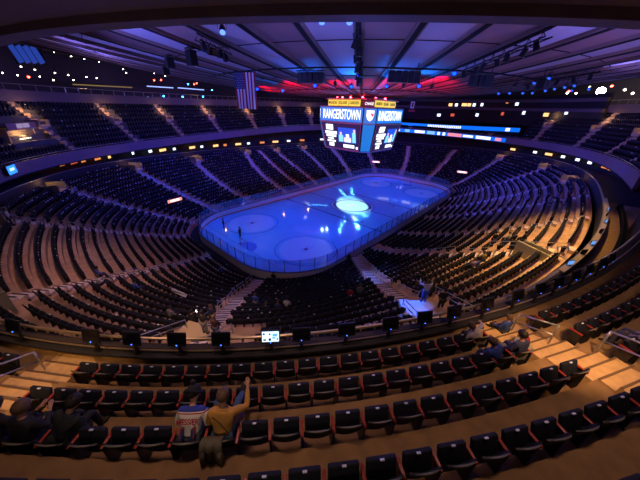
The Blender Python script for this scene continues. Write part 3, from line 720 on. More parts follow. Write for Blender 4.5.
for nm_, an in FN.items():
    Rz = Matrix.Rotation(an, 3, 'Z')     # local +x is the outward normal; +y runs to the left when seen from outside
    def P3(y, z, out=0.):
        base = H+out if z >= 16.5 else (5.05+out)+(H-5.05)*(z-12.)/4.5
        return Rz @ Vector((base, y, z))
    def quad(mb, y0, y1, z0, z1, out, mi=0):
        mb.add([P3(y0, z0, out), P3(y1, z0, out), P3(y1, z1, out), P3(y0, z1, out)], [(0, 1, 2, 3)], mi)
    m = MB(); quad(m, -4.35, 4.35, 16.62, 18.78, 0.); m.build('blue_band', blue_e, sb)
    rot = (Rz @ Matrix(((0, 0, 1), (1, 0, 0), (0, 1, 0))))
    text_mesh('band_lettering', 'RANGERSTOWN', 2.1, white_e, sb, Rz @ Vector((H+.03, 0, 17.68)), rot, 7.9, .02, .12 if nm_ == 'right' else 0.)
    # bulging screen
    m = MB(); ys = np.linspace(-1, 1, 9); zs = np.linspace(12.1, 16.4, 4)
    hw = lambda z: 3.75+.55*(z-12.1)/4.3
    m.grid(np.array([[P3(y*hw(z), z, .12+.18*(1-y*y)) for z in zs] for y in ys])); m.build('video_screen', navy_e, sb, True)
    fr = MB(); fr.tube([P3(y*hw(12.1), 12.1, .14+.18*(1-y*y)) for y in ys], .07, 6); fr.tube([P3(y*hw(16.4), 16.4, .14+.18*(1-y*y)) for y in ys], .07, 6)
    for sg in (-1, 1): fr.tube([P3(sg*hw(z), z, .14) for z in zs], .06, 6)
    fr.build('screen_frame', mat('screen_frame_mat', (.5, .45, .5), .4, .5), sb)
    c = MB()
    def cell(y0, y1, z0, z1, mi, out=.34):
        n = 5; yy = np.linspace(y0, y1, n); c.grid(np.array([[P3(y, z0, out-.18*(y/4)**2), P3(y, z1, out-.18*(y/4)**2)] for y in yy]), mi)
    # picture area sits right of centre (-y is left seen from outside)
    cell(-.4, 3.3, 13.3, 15.7, 1); 
    for yc, w, zt, mi in ((.2, .5, 15.0, 2), (1.6, .75, 14.7, 3), (3.0, .45, 15.5, 2)):
        cell(yc-w, min(yc+w, 3.25), 13.4, zt-.5, mi, .37); cell(yc-w*.45, min(yc+w*.45, 3.2), zt-.5, zt, 3 if mi == 2 else 0, .37)
    cell(1.0, 2.2, 13.4, 13.95, 0, .38)
    cell(.6, 2.9, 12.45, 13.0, 0); cell(3.2, 3.6, 12.35, 12.75, 0)
    for y0, y1, z0, z1 in ((-3.2, -1.5, 15.2, 16.1), (-3.5, -.7, 14.5, 15.0), (-3.3, -.9, 14.05, 14.4), (-2.9, -1.5, 13.65, 13.9), (-3.1, -1.1, 13.2, 13.5), (-2.7, -1.5, 12.45, 13.05)): cell(y0, y1, z0, z1, 0)
    c.build('screen_picture', [white_e, pic_blue, pic_cyan, pic_pink], sb)
    # yellow name sign above
    for j, (y0, y1, w_) in enumerate(((-3.7, -1.6, 'MADISON'), (-1.4, .6, 'SQUARE'), (.8, 3.0, 'GARDEN'))):
        m = MB(); m.box(Rz @ Vector((5.05, (y0+y1)/2, 19.5)), (.2, y1-y0, .95), Rz); pz = m.build('name_sign', yellow_e, sb)
        text_mesh('sign_lettering', w_, .62, ink, pz, Rz @ Vector((5.17, (y0+y1)/2, 19.5)), rot, (y1-y0)*.86, .01)
    m = MB(); m.box(Rz @ Vector((5.0, 0, 20.08)), (.3, 8.2, .12), Rz); m.build('sign_ledge', mat('ledge_gold', (.5, .36, .12), .4), sb)
    # corner panel to the right of each face
    Rc = Matrix.Rotation(an+PI/4, 3, 'Z'); dist = (H+H-K)/math.sqrt(2)
    m = MB(); hwz = 1.0
    m.add([Rc @ Vector((dist-1.0, -.8, 12.1)), Rc @ Vector((dist-1.0, .8, 12.1)), Rc @ Vector((dist+.02, hwz, 16.5)), Rc @ Vector((dist+.02, hwz, 18.78)), Rc @ Vector((dist+.02, -hwz, 18.78)), Rc @ Vector((dist+.02, -hwz, 16.5))], [(0, 1, 2, 5), (5, 2, 3, 4)])
    m.build('corner_panel', blue_e2, sb)
    rc = (Rc @ Matrix(((0, 0, 1), (1, 0, 0), (0, 1, 0))))
    # crest: white shield with a red diagonal
    s = MB(); q = [(-.62, .75), (.62, .75), (.6, -.15), (.35, -.6), (0, -.85), (-.35, -.6), (-.6, -.15)]
    s.add([Rc @ Vector((dist+.06, y, 17.75+z)) for y, z in q], [tuple(range(7))], 0)
    s.add([Rc @ Vector((dist+.09, y, 17.75+z)) for y, z in ((-.1, .35), (.55, .3), (.52, -.25), (.3, -.1))], [(0, 1, 2, 3)], 1)
    s.build('crest', [white_e, red_e], sb)
    text_mesh('corner_lettering', 'CHASE', .55, white_e, sb, Rc @ Vector((6.05, 0, 19.45)), rc, 1.45, .01)
m = MB()
for a in range(8): m.tube([(3.5*math.cos(a*PI/4), 3.5*math.sin(a*PI/4), 20.2), (3.0*math.cos(a*PI/4), 3.0*math.sin(a*PI/4), 20.7)], .08, 6)
m.build('hanging_cables', steel_dark, sb)
red_lamp = glow('red_lamp', (1, .03, .06), 40)
for i, a in enumerate((-146, -170, -190, -120, -95, 150)):
    g = empty('warning_lamp', (4.9*math.cos(R(a)), 4.9*math.sin(R(a)), 20.12), 0, 'small red lamp glowing on top of the scoreboard, %s from its near corner' % ORD(i+1), 'lamp', 'red lamps on the scoreboard')
    m = MB(); m.tube([(0, 0, 0), (0, 0, .12)], .12, 8); m.build('base', black_p, g); m = MB(); m.ellipsoid((0, 0, .2), (.16 if i else .2,)*3, 10, 7); m.build('lens', red_lamp, g, True)

# ------------------------------------------------------------------ LED ribbons on the far right tiers
def ribbon(P, t0, t1, zf, h, off, label, cells):
    tt = np.radians(np.linspace(t0, t1, 60)); z = zf(tt)
    g = empty('ribbon_display', tuple(ringpt(P, np.array(R((t0+t1)/2)), float(zf(np.array(R((t0+t1)/2)))), off)), 0, label, 'display'); b = np.array(g.location)
    m = MB(); band(m, P, tt, z-h/2-.06, z+h/2+.06, off, .2); m.v = [tuple(np.array(v)-b) for v in m.v]; m.build('housing', black_p, g)
    m = MB()
    for (f0, f1, mi, hh) in cells:
        t2 = np.radians(np.linspace(t0+(t1-t0)*f0, t0+(t1-t0)*f1, max(3, int(40*(f1-f0))))); zz = zf(t2); dd = -.10-(.06 if mi else 0)
        a = ringpt(P, t2, zz-h*hh/2, off+dd)-b; c = ringpt(P, t2, zz+h*hh/2, off+dd)-b; m.grid(np.stack([a, c], 1), mi)
    m.build('led_face', [glow('ribbon_blue', (.0, .13, .85), 1.3), glow('ribbon_white', (.85, .88, 1), 1.5), glow('ribbon_red', (.9, .25, .35), 1.2), glow('ribbon_cyan', (.2, .5, 1), 1.2)], g)
wR = harm([(18.3, 14.8), (3.5, 14.6), (-20, 15.3)], 1)
ribbon((53, 40, 2.6), 30, -21.5, lambda t: hv(wR, t)-.2, 1.05, 0, 'long blue ribbon display with white lettering block on the far right tier', [(0, 1, 0, 1.)]+[(.43+.012*i, .438+.012*i, 1, .7) for i in range(19)]+[(.92, .945, 1, .8)])
ribbon(PB, 28, -20.5, lambda t: hv(wB, t), 1.0, -.35, 'lower multicoloured ribbon display on the balcony front beneath the blue one', [(0, 1, 0, 1.)]+[(.12, .22, 1, .7), (.26, .30, 3, .8), (.34, .42, 1, .8), (.44, .5, 3, 1.), (.52, .54, 1, .9), (.56, .58, 1, .9), (.60, .70, 2, .9), (.71, .78, 1, .6), (.80, .9, 1, .8), (.93, .97, 2, .8)])
m = MB(); tt = np.radians(np.linspace(30, -21.5, 60)); slab(m, (53, 40, 2.6), tt, hv(wR, tt)-.9, .1, 3.5); struct(m.build('floor_suite_tier', wall_dark))

# suites on the far right: two rows of warm windows
for P_, th, z, w, h, mm in ([((58, 46, 2.3), math.degrees(math.atan2(y, x)), z, w, .85, mm) for (x, y, z, w, mm) in ((58, 2.6, 21.1, 1.2, warm_w2), (58, .7, 21.1, .9, white_w), (58, -1.8, 21.2, 1.6, warm_w2), (57.9, -3.3, 21.2, 1.1, warm_w2), (57.9, -4.8, 21.2, .9, white_w), (57.6, -7.1, 21.3, .8, white_w), (56.3, -14, 22.1, .7, warm_w), (55.5, -16.7, 21.6, .9, white_w), (57.8, 5.7, 17.9, 1.2, white_w), (58, 1.2, 18.1, 1.2, red_w), (57.7, -6.5, 18.4, .9, white_w), (56.4, -13.7, 19., .8, red_w), (54.5, -19.2, 19.4, .8, white_w), (51.6, -24.6, 19.1, 1.3, warm_w2), (48.5, -28.6, 19.7, .8, white_w))]):
    window(P_, R(th), -1.6, z, w, h, mm)
m = MB(); tt = np.radians(np.linspace(32, -40, 80)); band(m, (58, 46, 2.3), tt, 16.2, 23.5, -1.5, .3); struct(m.build('wall_suites', wall_dark))
m = MB()
for z in (20.2, 22.3): band(m, (58, 46, 2.3), tt, z-.35, z+.35, -2.3, .8)
struct(m.build('trim_suite_ledges', mat('suite_ledge', (.13, .10, .14), .7)))
# small club with a lit opening in the left tier
g = None
t = R(146.8); c = ringpt((53, 40, 2.6), np.array(t), 13.7, .3); Mx = Matrix.Rotation(t, 3, 'Z'); c = Vector(c)
m = MB(); m.box(c+Mx @ Vector((1.2, 0, -.4)), (.2, 5.2, 2.2), Mx); m.box(c+Mx @ Vector((.6, -2.6, -.4)), (1.4, .2, 2.2), Mx); m.box(c+Mx @ Vector((.6, 2.6, -.4)), (1.4, .2, 2.2), Mx); m.box(c+Mx @ Vector((.5, 0, .75)), (1.8, 5.6, .2), Mx); struct(m.build('wall_club_booth', mat('club_wall', (.75, .5, .25), .7)))
m = MB(); m.box(c+Mx @ Vector((-.42, 0, 1.15)), (.1, 5.6, .75), Mx, 0); m.box(c+Mx @ Vector((-.5, .6, 1.15)), (.08, 1.0, .55), Mx, 1); m.box(c+Mx @ Vector((-.5, -.7, 1.15)), (.08, 1.2, .55), Mx, 1); struct(m.build('trim_club_header', [mat('club_header', (.4, .2, .2), .6), glow('club_sign', (.6, .45, .8), .5)]))
m = MB()
for y in (-1.6, -1., -.4, .2, .8): m.box(c+Mx @ Vector((-.2, y, -.55)), (.2, .35, .12), Mx)
struct(m.build('trim_club_lights', glow('club_lights', (1, .8, .5), 3)))

# ------------------------------------------------------------------ flag and banner
fl = tag(empty('hanging_flag', (-25.2, -.9, 21.8), R(-49-8)), 'large stars and stripes flag hanging vertically from the ceiling', 'flag')
fr_, fw_, fb_ = mat('flag_red', (.42, .03, .05), .8), mat('flag_white', (.80, .78, .80), .8), mat('flag_blue', (.02, .03, .16), .8)
W_, HF = 2.45, 3.65; m = MB(); nx, nz = 39, 20
P = np.array([[(W_*(i/nx-.5), .10*math.sin(i/nx*14)*(j/nz), -HF*j/nz) for j in range(nz+1)] for i in range(nx+1)])
for i in range(nx):
    for j in range(nz):
        st_ = i//3; mi = 2 if (st_ < 6 and j < 9) else (0 if st_ % 2 == 0 else 1)
        m.add([P[i, j], P[i+1, j], P[i+1, j+1], P[i, j+1]], [(0, 1, 2, 3)], mi)
m.build('flag_cloth', [fr_, fw_, fb_], fl, True)
m = MB()
for r_ in range(9):
    for q in range(6 if r_ % 2 == 0 else 5):
        x = -W_/2+.12+q*.185+(0 if r_ % 2 == 0 else .092); z = -.12-r_*.175
        for sg in (-1, 1):
            ang = [PI/2+k*2*PI/10 for k in range(10)]; m.add([(x+(.05 if k % 2 == 0 else .02)*math.cos(a), sg*.02+.10*math.sin((x/W_+.5)*14)*(-z/HF), z+(.05 if k % 2 == 0 else .02)*math.sin(a)) for k, a in enumerate(ang)], [tuple(range(10))])
m.build('flag_stars', fw_, fl)
m = MB(); m.tube([(-W_/2-.1, 0, .03), (W_/2+.1, 0, .03)], .05, 8)
for x in (-1., 1.): m.tube([(x, 0, .05), (x, 0, .35)], .015, 5)
m.build('flag_pole', steel_dark, fl)
ban = tag(empty('retired_banner', (33., 5.2, 21.9), R(-57)), 'dark hanging banner with white number panel right of the scoreboard', 'banner')
m = MB(); m.box((0, 0, -1.7), (1.7, .04, 3.3)); m.build('banner_cloth', mat('banner_navy', (.03, .03, .09), .8), ban)
m = MB(); m.box((0, -.03, -1.6), (1.0, .02, 1.7), None, 0); m.box((0, -.045, -1.6), (.4, .02, 1.0), None, 1); m.build('banner_panel', [mat('banner_white', (.7, .68, .75), .8), MATS['banner_navy']], ban)
m = MB(); m.box((0, -.03, -3.1), (1.7, .02, .4)); m.build('banner_hem', mat('banner_red', (.5, .05, .06), .8), ban)

# ------------------------------------------------------------------ lamps and rigging under the ceiling
blue_lamp = glow('blue_lamp', (.0, .03, 1.), 9); cold_lamp = glow('cold_lamp', (.08, .17, 1.), 3)
def spotlight(p, lens, label, tgt=(0, 0, 0), sc=1., group='spotlights under the ceiling', zt=None):
    zt = ceil_z(p[0], p[1])-.3 if zt is None else zt
    g = empty('stage_light', p, 0, label, 'stage light', group)
    d = (Vector(tgt)-Vector(p)).normalized(); q = d.to_track_quat('Y', 'Z').to_matrix()
    m = MB(); m.tube([q @ Vector((0, -.28*sc, 0)), q @ Vector((0, -.1*sc, 0)), q @ Vector((0, .25*sc, 0))], [.10*sc, .17*sc, .20*sc], 10); m.build('housing', black_p, g, True)
    m = MB(); m.tube([q @ Vector((0, .245*sc, 0)), q @ Vector((0, .26*sc, 0))], .17*sc, 12); m.build('lens', lens, g)
    m = MB(); m.tube([q @ Vector((-.24*sc, 0, 0)), q @ Vector((-.24*sc, 0, .1)) + Vector((0, 0, .2*sc)), q @ Vector((.24*sc, 0, .1))+Vector((0, 0, .2*sc)), q @ Vector((.24*sc, 0, 0))], .025, 5); m.tube([(0, 0, .3*sc), (0, 0, max(.35*sc, zt-p[2]))], .03, 5); m.build('yoke', steel_dark, g)
CAMP = (-44.78, -29.91, 18.5)
BL = [(-19.9, -6.7, 20.9), (-17.7, -10.2, 20.9), (-15.8, -13.5, 21.0), (-13.9, -16.3, 21.1), (-19.6, 4.6, 20.7), (-17.7, 1.4, 20.6), (-33.3, -10.8, 22.9), (-17.6, -20.9, 21.7), (-30.8, -17.3, 23.1), (-29.9, -18.6, 23.1), (-22., -14.1, 21.4)]
BLL = ['left of the scoreboard top', 'just left of the black truss foot', 'just right of the scoreboard centre line', 'right of the scoreboard top', 'beside the flag', 'between flag and scoreboard', 'on a bar near the overhang at left', 'below the long rig at right', 'at the overhang edge, left of the pair', 'at the overhang edge, right of the pair', 'at the foot of the long black truss']
for p, l in zip(BL, BLL):
    n_ = 'near' in l or 'edge' in l
    spotlight(p, cold_lamp if n_ else blue_lamp, 'blue glowing stage light under the ceiling, '+l, tuple(Vector(CAMP)*.7+Vector((p[0], p[1], 0))*.3-Vector((0, 0, 8))), .9 if not n_ else 1.1)
DK = [(-19., -8.9, 21.), (-15.8, -15.5, 21.), (-13.6, -17.6, 21.), (-7.8, -24.1, 21.5)]
for i, p in enumerate(DK): spotlight(p, black_p, 'unlit dark stage light under the red ceiling panels, %s from the left' % ORD(i+1), (0, 0, 0), .9)
RT = [(-8.7, -25.8, 21.6), (-10.7, -27., 21.8), (-.2, -24., 21.2), (1.4, -24.8, 21.3), (.7, -26.1, 21.5), (-.5, -27., 21.6), (-1.2, -27.9, 21.7), (-1.9, -28.7, 21.8), (-3.5, -22., 21.), (-2.1, -22.9, 21.1), (2.6, -28.5, 21.6), (3.6, -30., 21.8)]
dim_blue = glow('dim_blue_lamp', (.02, .10, .9), 1.6)
for i, p in enumerate(RT):
    spotlight(p, dim_blue, 'blue lit stage light in the cluster at upper right, %s outward' % ORD(i+1), (-26, -20, 0), .85, 'blue stage lights in the right cluster')
glint = glow('follow_spot_lens', (.5, 1., 1.), 300)
for p, l in (((22.7, 27.7, 22.2), 'left'), ((24., 26.4, 22.2), 'right')): spotlight(p, glint, 'bright white follow spot beyond the scoreboard, %s one of two' % l, (-14, -3.9, 0), 1.15, 'follow spots')
# speaker clusters: boxes hung on a frame
def speaker_cluster(p, label, n=5, w=.55, h=.9):
    a = math.atan2(p[1], p[0]); g = empty('speaker_cluster', p, a+PI/2, label, 'speakers', None); zt = ceil_z(p[0], p[1])-p[2]-.2
    m = MB(); m.box((0, 0, h/2+.12), (n*w+.1, .5, .08)); 
    for x in (-n*w*.4, n*w*.4): m.tube([(x, 0, h/2+.1), (x, 0, max(zt, h/2+.2))], .04, 6)
    m.build('hanging_frame', steel_dark, g)
    for i in range(n):
        m = MB(); m.box((0, 0, 0), (w*.92, .7, h), None, 0, .9); m.build('speaker_box', black_p, g, False, .03, ((i-(n-1)/2)*w, .05*abs(i-(n-1)/2), 0))
speaker_cluster((-23.6, -9.6, 21.1), 'black speaker cluster hung from the ceiling, left of the central truss')
speaker_cluster((-20.2, -17.6, 21.2), 'black speaker cluster hung from the ceiling, right of the central truss')
speaker_cluster((-14.9, -22.5, 21.2), 'black speaker cluster hung from the ceiling at right near blue lamp', 4)
speaker_cluster((-9.6, -26.6, 21.3), 'smaller dark speaker cluster far right under the ceiling', 2)
speaker_cluster((-32.5, -4.2, 21.9), 'small dark speaker pair under the ceiling at upper left', 1, .8, 1.1)
speaker_cluster((-32.0, 1.6, 22.), 'small dark speaker box under left ceiling panels, further left', 1, .8, .9)
speaker_cluster((-30., 8.0, 21.8), 'small dark speaker box beside the far left ceiling edge', 1, .8, .8)
# radial truss carrying black fixtures, seen end on near the centre
def truss(t, r0, r1, label, n):
    c, s = math.cos(R(t)), math.sin(R(t)); rm = (r0+r1)/2; g = empty('lighting_truss', (rm*c, rm*s, ceil_z(rm*c, rm*s)-.8), 0, label, 'truss')
    b = Vector(g.location); m = MB(); rs_ = np.linspace(r0, r1, 9)
    pts = [Vector((r*c, r*s, ceil_z(r*c, r*s)-.75))-b for r in rs_]; T = Vector((-s, c, 0))
    for o_, dz in ((-.25, 0), (.25, 0), (0, .4)): m.tube([p+T*o_+Vector((0, 0, dz)) for p in pts], .045, 6)
    for i in range(8): m.tube([pts[i]+T*-.25, pts[i+1]+T*.25], .025, 5); m.tube([pts[i]+T*.25, (pts[i]+pts[i+1])/2+Vector((0, 0, .4)), pts[i+1]+T*-.25], .025, 5)
    m.build('truss_frame', steel_dark, g)
    for i in range(n):
        f = (i+.5)/n; r = r0+(r1-r0)*f; p = Vector((r*c, r*s, ceil_z(r*c, r*s)-1.05))-b+T*(.12 if i % 2 else -.12)
        m = MB(); m.box((0, 0, 0), (.34, .34, .5), Matrix.Rotation(R(20*(i % 3-1)), 3, 'X'), 0, .8); m.tube([(0, 0, .2), (0, 0, .45)], .04, 6); m.build('moving_light', black_p, g, False, 0., p)
truss(-147.4, 22., 34., 'long black lighting truss running straight overhead towards the scoreboard', 9)
truss(-128.2, 27., 34.5, 'black lighting truss with hanging fixtures at upper right', 7)
truss(-166.9, 31.5, 34.5, 'short black lighting bar near overhang at upper left', 4)
truss(-102.5, 25., 31., 'dark lighting truss over the right hand ceiling panels', 5)
# rim downlights far left and others
dl = glow('downlight_warm', (1., .85, .65), 14); dlr = glow('downlight_red', (1, .05, .03), 25); dlb = glow('downlight_blue', (.03, .3, 1), 22)
def bulb(name, pts, mm, lab, r=.17, cat='lamp'):
    for i, p in enumerate(pts):
        g = empty(name, p, 0, lab % ORD(i+1), cat, lab.split(',')[0])
        m = MB(); m.ellipsoid((0, 0, 0), (r, r, r), 8, 6); m.build('bulb', mm, g, True)
        m = MB(); m.tube([(0, 0, r*.6), (0, 0, .5)], r*.5, 6); m.build('fitting', black_p, g)
bulb('downlight', [(-37., 38., 25.5), (-35.4, 38.9, 25.4), (-33.1, 40., 25.2), (-31.2, 40.8, 25.1), (-28.9, 41.7, 25.), (-27.5, 42.2, 25.5)], dl, 'white downlight in the upper row above the far left gallery, %s from the left', .11)
bulb('downlight', [(-40.3, 35.9, 22.6), (-38.8, 36.9, 22.4), (-36.3, 38.4, 22.3), (-34.5, 39.3, 22.2), (-31.8, 40.5, 22.2), (-30.1, 41.3, 22.2)], dl, 'white downlight in the middle row above the far left gallery, %s from the left', .1)
bulb('downlight', [(-42.6, 34.3, 21.5), (-41.1, 35.4, 21.4), (-38.5, 37.1, 21.5), (-36.9, 38., 21.2), (-34., 39.5, 21.5)], dl, 'warm downlight in the lowest row above the far left gallery, %s from the left', .1)
bulb('downlight', [(-23.8, 43.3, 25.2), (-22.6, 43.6, 24.8), (-24.8, 43., 24.3), (-20.5, 44.1, 24.9), (-24.4, 43.1, 23.7), (-18.5, 44.5, 24.3), (-16.1, 44.9, 24.), (-13., 45.4, 24.1)], dl, 'small white light scattered under the left ceiling rim, %s counted', .09)
bulb('signal_lamp', [(-39.9, 36.2, 21.3), (-18.8, 44.5, 22.9), (-17.2, 44.8, 23.1), (-9.1, 45.7, 22.9), (-8.3, 45.8, 23.2)], dlr, 'small red lamp in the left gallery, %s from the left', .16)
bulb('gallery_light', [(-25.8, 42.7, 19.1), (-23.9, 43.3, 19.3), (-21.1, 44., 19.4), (-17.4, 44.7, 19.8), (-12.7, 45.4, 19.9), (-7.2, 45.8, 20.2), (-10.7, 45.6, 22.8), (-4.3, 45.9, 21.9)], dlb, 'bright blue lamp along the left bridge, %s from the left', .18)
bulb('gallery_light', [(45.2, -32.1, 24.1)], glow('flood_white', (1, .95, .9), 60), 'dazzling white floodlight at far right under the ceiling, %s', .75)
bulb('gallery_light', [(39.3, -36.6, 23.3), (47.3, -30., 25.), (50.4, -26.3, 24.), (49.1, -28., 23.9), (41., -35.4, 24.)], dl, 'small white light near the far right floodlight, %s counted', .2)
bulb('signal_lamp', [(43.7, -33.4, 24.9), (50.2, -26.5, 24.4)], dlr, 'small red lamp near the far right floodlight, %s of two', .22)
for i, (p, q) in enumerate((((-20.7, 44.1, 21.6), (-14.7, 45.1, 21.7)), ((-13.5, 45.3, 21.8), (-6.6, 45.9, 21.8)), ((-34.3, 39.4, 19.9+.9), (-24., 43.2, 20.2+.9)))):
    g = empty('light_bar', p, 0, ['pale blue light bar above the left bridge, left one of the pair', 'pale blue light bar above the left bridge, right one of the pair', 'thin amber light bar above the far left bridge'][i], 'light bar'); d = Vector(q)-Vector(p)
    m = MB(); m.tube([(0, 0, 0), d], .12, 6); m.build('tube', glow('bar_blue', (.3, .4, 1), 1.6) if i < 2 else glow('bar_amber', (.8, .5, .2), .25), g); m = MB(); m.tube([Vector((0, 0, .16)), d+Vector((0, 0, .16))], .1, 6); m.build('housing', black_p, g)
# blue louvre panel at the far left under the rim, amber booth at far right, blue screen at left edge
g = empty('louvre_panel', (-39., 37.0, 24.4), R(-46), 'blue lit slatted panel under the ceiling rim at far left', 'panel')
m = MB(); m.box((0, .25, 0), (4.6, .1, 2.6)); m.build('panel_back', wall_dark, g)
for i in range(4):
    m = MB(); m.box((-1.6+i*1.05, 0, 0), (.8, .12, 2.3), Matrix.Rotation(R(-18), 3, 'Y')); m.build('slat', glow('slat_blue', (.03, .08, .55), .6), g)
g = empty('control_booth', (53.6, -21.1, 22.2), R(-21), 'amber lit control booth under the ceiling at far right', 'booth')
m = MB(); m.box((0, 0, 0), (1.6, 3.4, 1.6)); m.build('booth_shell', mat('booth_wood_glow', (.5, .3, .1), .7, emit=(.9, .4, .05), es=.25), g); m = MB(); m.box((-.82, 0, .2), (.05, 1.4, .6)); m.build('booth_window', glow('booth_screen', (.2, .5, .9), .8), g)  # shell wood given a faint amber glow so it looks lit
c = ringpt(PB, np.array(R(157.7)), 10.6, -.4); g = empty('wall_screen', tuple(c), R(157.7), 'bright blue screen on the balcony front at the left frame edge', 'screen')
m = MB(); m.box((0, 0, 0), (.2, 2.0, 1.1)); m.build('housing', black_p, g); m = MB(); m.box((-.11, 0, 0), (.02, 1.85, .95)); m.box((-.125, 0, .05), (.02, 1.0, .3), None, 1); m.build('screen', [glow('wallscreen_blue', (.02, .2, 1.), 2.), glow('wallscreen_pale', (.4, .6, 1), 2.)], g)

# ------------------------------------------------------------------ people
def skin_obj(name, V, E, Rd, m_, parent, lvl=1, root=0):
    me = bpy.data.meshes.new(name); me.from_pydata(V, E, []); me.materials.append(m_)
    bm = bmesh.new(); bm.from_mesh(me); ly = bm.verts.layers.skin.verify(); bm.verts.ensure_lookup_table()
    for i, v in enumerate(bm.verts):
        r = Rd[i]; v[ly].radius = r if isinstance(r, tuple) else (r, r); v[ly].use_root = i == root
    bm.to_mesh(me); bm.free()
    o = bpy.data.objects.new(name, me); COL.objects.link(o); o.parent = parent
    sk = o.modifiers.new('skin', 'SKIN'); sk.use_smooth_shade = True; sk.branch_smoothing = .2
    if lvl: ss = o.modifiers.new('sub', 'SUBSURF'); ss.levels = lvl; ss.render_levels = lvl
    return o
CLOTH = {}
def cloth(c):
    if c not in CLOTH: CLOTH[c] = mat('cloth_%d' % len(CLOTH), c, .85, vary=.12, vscale=25)
    return CLOTH[c]
def person(loc, rz, label, pose='stand', top=(.03, .03, .04), legs=(.03, .035, .05), hair=hair_d, sc=1., arms='down', lean=0., side=0., head_turn=0., fine=False, hat=None, legpose='seat', group=None, skin=skin_m, arms2=None, short=False):
    g = empty('person', loc, rz, label, 'person', group); g.scale = (sc, sc, sc)
    hz = .92 if pose == 'stand' else (.54 if pose == 'sit' else .30)
    Ml = Matrix.Rotation(-lean, 3, 'X') @ Matrix.Rotation(side, 3, 'Y')
    hip = Vector((0, 0, hz))
    U = lambda x, y, z: hip+Ml @ Vector((x, y, z))
    J = {'pel': hip, 'wai': U(0, .0, .18), 'che': U(0, -.01, .37), 'ncb': U(0, -.02, .50), 'nck': U(0, .0, .575), 'col': U(0, -.015, .535), 'hd0': U(0, .02, .64), 'hd1': U(0, .03, .72), 'hd2': U(0, .02, .79)}
    for s, n in ((-1, 'l'), (1, 'r')):
        J['sh'+n] = U(s*.19, -.02, .45)
        am = arms2 if (s == 1 and arms2) else arms
        if am == 'down': e, w, h = U(s*.25, -.02, .18), U(s*.25, .08, -.06), U(s*.24, .12, -.14)
        elif am == 'lap': e, w, h = U(s*.27, .06, .20), U(s*.14, .28, .08), U(s*.09, .35, .07)
        elif am == 'phone': e, w, h = U(s*.24, .10, .22), U(s*.12, .30, .36), U(s*.08, .36, .42)
        elif am == 'raise': e, w, h = U(s*.38, .18, .38), U(s*.36, .34, .62), U(s*.35, .38, .71)
        elif am == 'out': e, w, h = U(s*.40, .12, .30), U(s*.52, .30, .20), U(s*.55, .37, .18)
        else: e, w, h = U(s*.28, .02, .2), U(s*.2, .2, .1), U(s*.15, .26, .08)
        J['el'+n], J['wr'+n], J['hn'+n] = e, w, h
        if pose == 'stand':
            J['hi'+n] = Vector((s*.095, 0, hz-.06)); J['kn'+n] = Vector((s*.11, .03 if s > 0 else .0, .49)); J['an'+n] = Vector((s*.12, -.02, .085)); J['to'+n] = Vector((s*.14, .14, .04))
        else:
            J['hi'+n] = Vector((s*.10, .03, hz-.01))
            if legpose == 'up': J['kn'+n] = Vector((s*.19, .42, hz+.24)); J['an'+n] = Vector((s*.19, .78, hz-.02)); J['to'+n] = Vector((s*.19, .84, hz+.1))
            else: J['kn'+n] = Vector((s*.13, .46, hz+.02)); J['an'+n] = Vector((s*.13, .50, .09)); J['to'+n] = Vector((s*.14, .66, .04))
    names = list(J); idx = {n: i for i, n in enumerate(names)}
    rad = {'pel': (.15, .12), 'wai': (.135, .10), 'che': (.155, .11), 'ncb': (.075, .07), 'nck': .055, 'col': (.06, .058), 'hd0': (.075, .085), 'hd1': (.082, .10), 'hd2': (.055, .065)}
    for n in 'lr': rad.update({'sh'+n: .062, 'el'+n: .042, 'wr'+n: .028, 'hn'+n: (.036, .02), 'hi'+n: .088, 'kn'+n: .06, 'an'+n: .04, 'to'+n: .034})
    E = [('pel', 'wai'), ('wai', 'che'), ('che', 'ncb'), ('ncb', 'col'), ('col', 'nck'), ('nck', 'hd0'), ('hd0', 'hd1'), ('hd1', 'hd2')]
    for n in 'lr': E += [('che', 'sh'+n), ('sh'+n, 'el'+n), ('el'+n, 'wr'+n), ('wr'+n, 'hn'+n), ('pel', 'hi'+n), ('hi'+n, 'kn'+n), ('kn'+n, 'an'+n), ('an'+n, 'to'+n)]
    V = [tuple(J[n]) for n in names]; ED = [(idx[a], idx[b]) for a, b in E]; RD = [rad[n] for n in names]
    if fine:
        for n, s in (('l', -1), ('r', 1)):
            w, h = J['wr'+n], J['hn'+n]; f = (h-w).normalized(); across = f.cross(Ml @ Vector((0, -.3, 1))).normalized(); nrm = across.cross(f).normalized()
            curl = .25
            for k, (off, ln) in enumerate(((-.030, .062), (-.010, .078), (.011, .072), (.030, .055))):
                b = h+f*.02+across*off; p1 = b+f*ln*.55-nrm*curl*.01; p2 = p1+(f-nrm*.5).normalized()*ln*.5
                i0 = len(V); V += [tuple(b), tuple(p1), tuple(p2)]; RD += [.010, .0095, .008]; ED += [(idx['hn'+n], i0), (i0, i0+1), (i0+1, i0+2)]
            b = h-f*.03-across*.035*s*-1*-1; p1 = b-across*.025*s+f*.025; i0 = len(V); V += [tuple(b-across*.0), tuple(p1), tuple(p1+f*.03)]; RD += [.012, .011, .009]; ED += [(idx['hn'+n], i0), (i0, i0+1), (i0+1, i0+2)]
        # nose and ears as small branches of the same surface
        Mh = Ml @ Matrix.Rotation(head_turn, 3, 'Z'); c = J['hd1']
        for off, r in (((0, .115, -.035), .014), ((.088, .0, -.03), .018), ((-.088, .0, -.03), .018)):
            i0 = len(V); V.append(tuple(c+Mh @ Vector(off))); RD.append(r); ED.append((idx['hd1'], i0))
    body = skin_obj('body', V, ED, RD, skin, g, 2 if fine else 1)
